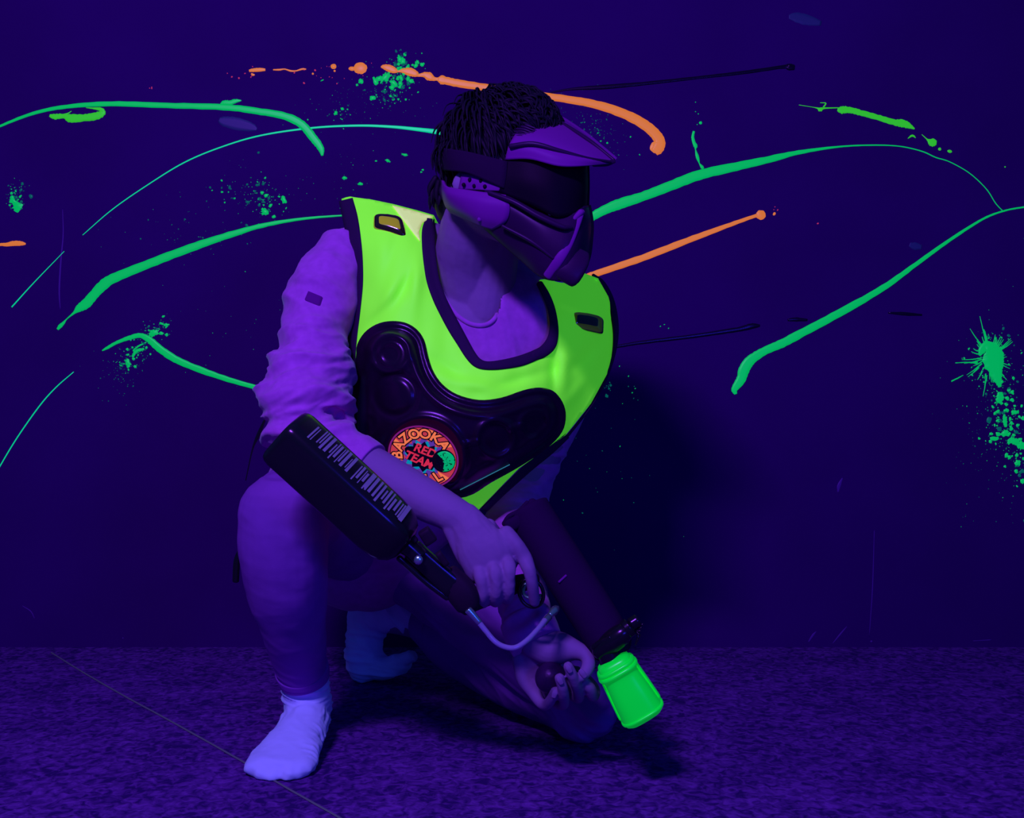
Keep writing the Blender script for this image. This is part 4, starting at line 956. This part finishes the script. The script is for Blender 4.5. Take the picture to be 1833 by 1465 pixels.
lab = bm_obj('label_print', bm, M['tlabel'], tank, smooth=False); lab['label'] = 'pale blurred lettering along the tank'
# neck, rail and grip
bm = bmesh.new()
loft(bm, [(712, 965, 1.69, 22), (735, 982, 1.69, 17), (752, 998, 1.69, 16)], seg=20, capf=0.2)
loft(bm, [(738, 985, 1.70, 20, .8), (775, 1018, 1.705, 20, .8), (812, 1050, 1.71, 22, .8)], seg=24, expo=4, capf=0.2)
loft(bm, [(715, 1000, 1.69, 6), (760, 1040, 1.70, 6), (800, 1070, 1.705, 6)], seg=12)
gp('tank_rail', bm, M['black'], None)
bm = bmesh.new(); loft(bm, [(758, 950, 1.68, 11, 1), (772, 970, 1.685, 12, 1)], seg=16, expo=5, capf=0.15); loft(bm, [(733, 958, 1.685, 7, 1), (742, 968, 1.685, 7, 1)], seg=10); loft(bm, [(784, 990, 1.685, 6, 1), (800, 1012, 1.69, 6, 1)], seg=10, expo=4, capf=.1)
gp('regulator', bm, M['blackm'])
bm = bmesh.new(); ball(bm, P(749, 1003, 1.672), 0.0075, (1, .6, 1), 14); gp('screw', bm, M['steel'], 'shiny screw head')
bm = bmesh.new(); loft(bm, [(800, 1030, 1.715, 22, 1), (826, 1060, 1.715, 27, .9), (838, 1084, 1.715, 22, .9), (842, 1094, 1.715, 14, .9)], seg=24, expo=3, capf=0.4)
loft(bm, [(838, 1078, 1.735, 20, .9), (880, 1062, 1.765, 19, .8), (925, 1046, 1.80, 16, .8), (955, 1040, 1.825, 14, .8)], seg=20, expo=3)
gp('grip', bm, M['blackm'], 'black rubber pistol grip')
# barrel tube
b0, b1 = (945, 918, 1.89), (1098, 1158, 1.825)
bm = bmesh.new(); loft(bm, [(944, 912, 1.895, 40), (965, 948, 1.885, 41), (1020, 1035, 1.86, 42), (1080, 1130, 1.835, 41), (1096, 1160, 1.828, 38), (1102, 1172, 1.826, 30)], seg=40, capf=0.12)
gp('barrel', bm, M['barrel'], 'wide matt dark barrel tube')
bm = bmesh.new()
loft(bm, [(912, 942, 1.868, 12, .7), (932, 930, 1.866, 12, .7), (948, 912, 1.868, 12, .7), (955, 900, 1.872, 9, .7)], seg=14, expo=3)
loft(bm, [(903, 938, 1.875, 5), (912, 925, 1.87, 5), (930, 915, 1.865, 4.5), (944, 900, 1.867, 4)], seg=10)
loft(bm, [(968, 905, 1.89, 9), (980, 922, 1.89, 8)], seg=12, expo=4)
gp('breech', bm, M['barrel'])
bm = bmesh.new(); loft(bm, [(1001, 1042, 1.822, 2.2), (1013, 1031, 1.820, 2.2)], seg=10)
gp('sight', bm, M['masklight'], 'small raised nub on the barrel')
# trigger guard and trigger
def torus(bm, c, rx, ry, r, n=40, seg=10, tilt=0.0, a0_=0, a1_=2*math.pi):
    prev = None; first = None
    for i in range(n+1 if a1_-a0_ < 6.2 else n):
        a = a0_+(a1_-a0_)*i/n; ct, st_ = math.cos(tilt), math.sin(tilt)
        x, y = rx*math.cos(a), ry*math.sin(a); dx, dy = x*ct-y*st_, x*st_+y*ct
        nx, ny = math.cos(a)*ct-math.sin(a)*st_, math.cos(a)*st_+math.sin(a)*ct
        cc = P(c[0]+dx, c[1]+dy, c[2]); row = []
        for k in range(seg):
            b_ = 2*math.pi*k/seg; row.append(bm.verts.new(cc+Vector((nx, 0, -ny))*r*math.cos(b_)+Y*r*1.3*math.sin(b_)))
        if prev:
            for k in range(seg): bm.faces.new((prev[k], prev[(k+1) % seg], row[(k+1) % seg], row[k]))
        else: first = row
        prev = row
    if a1_-a0_ > 6.2:
        for k in range(seg): bm.faces.new((prev[k], prev[(k+1) % seg], first[(k+1) % seg], first[k]))
bm = bmesh.new(); torus(bm, (951, 1062, 1.765), 21, 26, 0.0032, tilt=-0.4); tg = gp('trigger_guard', bm, M['black'])
bm = bmesh.new(); loft(bm, [(941, 1046, 1.782, 4), (936, 1056, 1.778, 4), (940, 1068, 1.775, 3.5), (962, 1074, 1.772, 3), (968, 1066, 1.772, 3)], seg=10); gp('trigger', bm, M['steel'], 'bright metal trigger')
# hose
bm = bmesh.new(); loft(bm, [(852, 1108, 1.70, 5.5), (868, 1128, 1.70, 5), (885, 1148, 1.70, 5), (902, 1158, 1.70, 5), (922, 1160, 1.70, 5), (942, 1148, 1.71, 5), (962, 1128, 1.735, 5), (975, 1112, 1.76, 5.5)], seg=14)
hose = gp('hose', bm, M['hose'], 'clear curved air hose')
bm = bmesh.new(); loft(bm, [(838, 1092, 1.70, 7.5), (846, 1101, 1.70, 7), (858, 1115, 1.70, 6)], seg=16, capf=.3);
gp('hose_fitting', bm, M['steel'], 'metal coupling below the grip')
bm = bmesh.new(); loft(bm, [(970, 1119, 1.752, 6.5), (982, 1105, 1.775, 7)], seg=16, capf=.3); loft(bm, [(984, 1102, 1.778, 5), (992, 1094, 1.79, 8), (996, 1090, 1.80, 7)], seg=6, capf=.3)
gp('hose_fitting', bm, M['steel'], 'metal coupling beside the barrel')
# elbow and fins at the muzzle
bm = bmesh.new()
loft(bm, [(1072, 1168, 1.80, 13), (1092, 1152, 1.795, 20), (1112, 1136, 1.79, 19), (1124, 1126, 1.79, 14)], seg=24)
loft(bm, [(1120, 1128, 1.79, 17), (1128, 1122, 1.79, 17)], seg=24, capf=.1); loft(bm, [(1130, 1118, 1.79, 12), (1142, 1110, 1.79, 11)], seg=18, capf=.2)
for k in range(7): loft(bm, [(1134+k*2, 1128+k*1.5, 1.79, 2), (1150-k*2, 1118+k*6, 1.788, 2)], seg=6)
loft(bm, [(1086, 1160, 1.80, 17), (1094, 1182, 1.803, 22), (1100, 1195, 1.805, 24)], seg=24, capf=.2)
loft(bm, [(1062, 1160, 1.80, 5), (1075, 1150, 1.79, 5), (1092, 1142, 1.78, 4)], seg=10); loft(bm, [(1100, 1160, 1.785, 5), (1122, 1148, 1.785, 5)], seg=10)
gp('muzzle_elbow', bm, M['black'], 'glossy black elbow joint')
# green cup
cax = [(1098, 1186, 1.80, 31), (1106, 1200, 1.80, 35), (1112, 1211, 1.80, 33.5), (1130, 1242, 1.80, 37), (1144, 1266, 1.80, 39), (1150, 1276, 1.80, 39.5)]
bm = bmesh.new(); loft(bm, cax, seg=48, expo=3.2, capf=0.35, n=6)
cup = gp('cup', bm, M['cup'], 'neon green plastic cup')
bm = bmesh.new(); c0 = P(1102, 1193, 1.80); c1 = P(1150, 1276, 1.80); ca_ = (c1-c0).normalized(); sd = ca_.cross(Y).normalized(); dp = sd.cross(ca_).normalized()
def ringtube(t, rx, ry, r, expo=3.2):
    cc = c0+(c1-c0)*t; prev = None; first = None; seg = 64; e = 2/expo; pts_ = []
    for k in range(seg):
        a = 2*math.pi*k/seg; pts_.append(cc+sd*math.copysign(abs(math.cos(a))**e, math.cos(a))*rx+dp*math.copysign(abs(math.sin(a))**e, math.sin(a))*ry)
    for k in range(seg):
        tt = (pts_[(k+1) % seg]-pts_[k-1]).normalized(); o_ = (pts_[k]-cc).normalized(); row = [bm.verts.new(pts_[k]+o_*r*math.cos(2*math.pi*j/8)+ca_*r*math.sin(2*math.pi*j/8)) for j in range(8)]
        if prev:
            for j in range(8): bm.faces.new((prev[j], prev[(j+1) % 8], row[(j+1) % 8], row[j]))
        else: first = row
        prev = row
    for j in range(8): bm.faces.new((prev[j], prev[(j+1) % 8], first[(j+1) % 8], first[j]))
px2m = 1.80/F
ringtube(0.0, 33*px2m, 33*px2m, 0.004); ringtube(0.98, 39.5*px2m, 39.5*px2m, 0.0028); ringtube(0.08, 35*px2m, 35*px2m, 0.004)
for sx in (-1, 1):   # raised side ribs
    pr = []
    for t, rr in ((0.2, 35.5), (0.5, 38), (0.85, 40.5)):
        c = c0+(c1-c0)*t+sd*sx*rr*px2m; pr.append((c.x, c.y, c.z, 0.0022, 0.012))
    loftw(bm, pr, n=8, seg=10)
rb = bm_obj('rim', bm, M['cup'], cup)

# ------------------------------------------------------------------ ball in the left hand
bm = bmesh.new(); bmesh.ops.create_icosphere(bm, subdivisions=5, radius=0.0275)
bc_ = P(986, 1214, 1.838)
for v in bm.verts:
    n = v.co.normalized(); v.co = v.co+n*0.0004*noise.noise(n*12)
fb = bm_obj('foam_ball', bm, M['ball']); fb.location = bc_
tag(fb, 'small dark round foam ball held in the lower hand', 'ball')
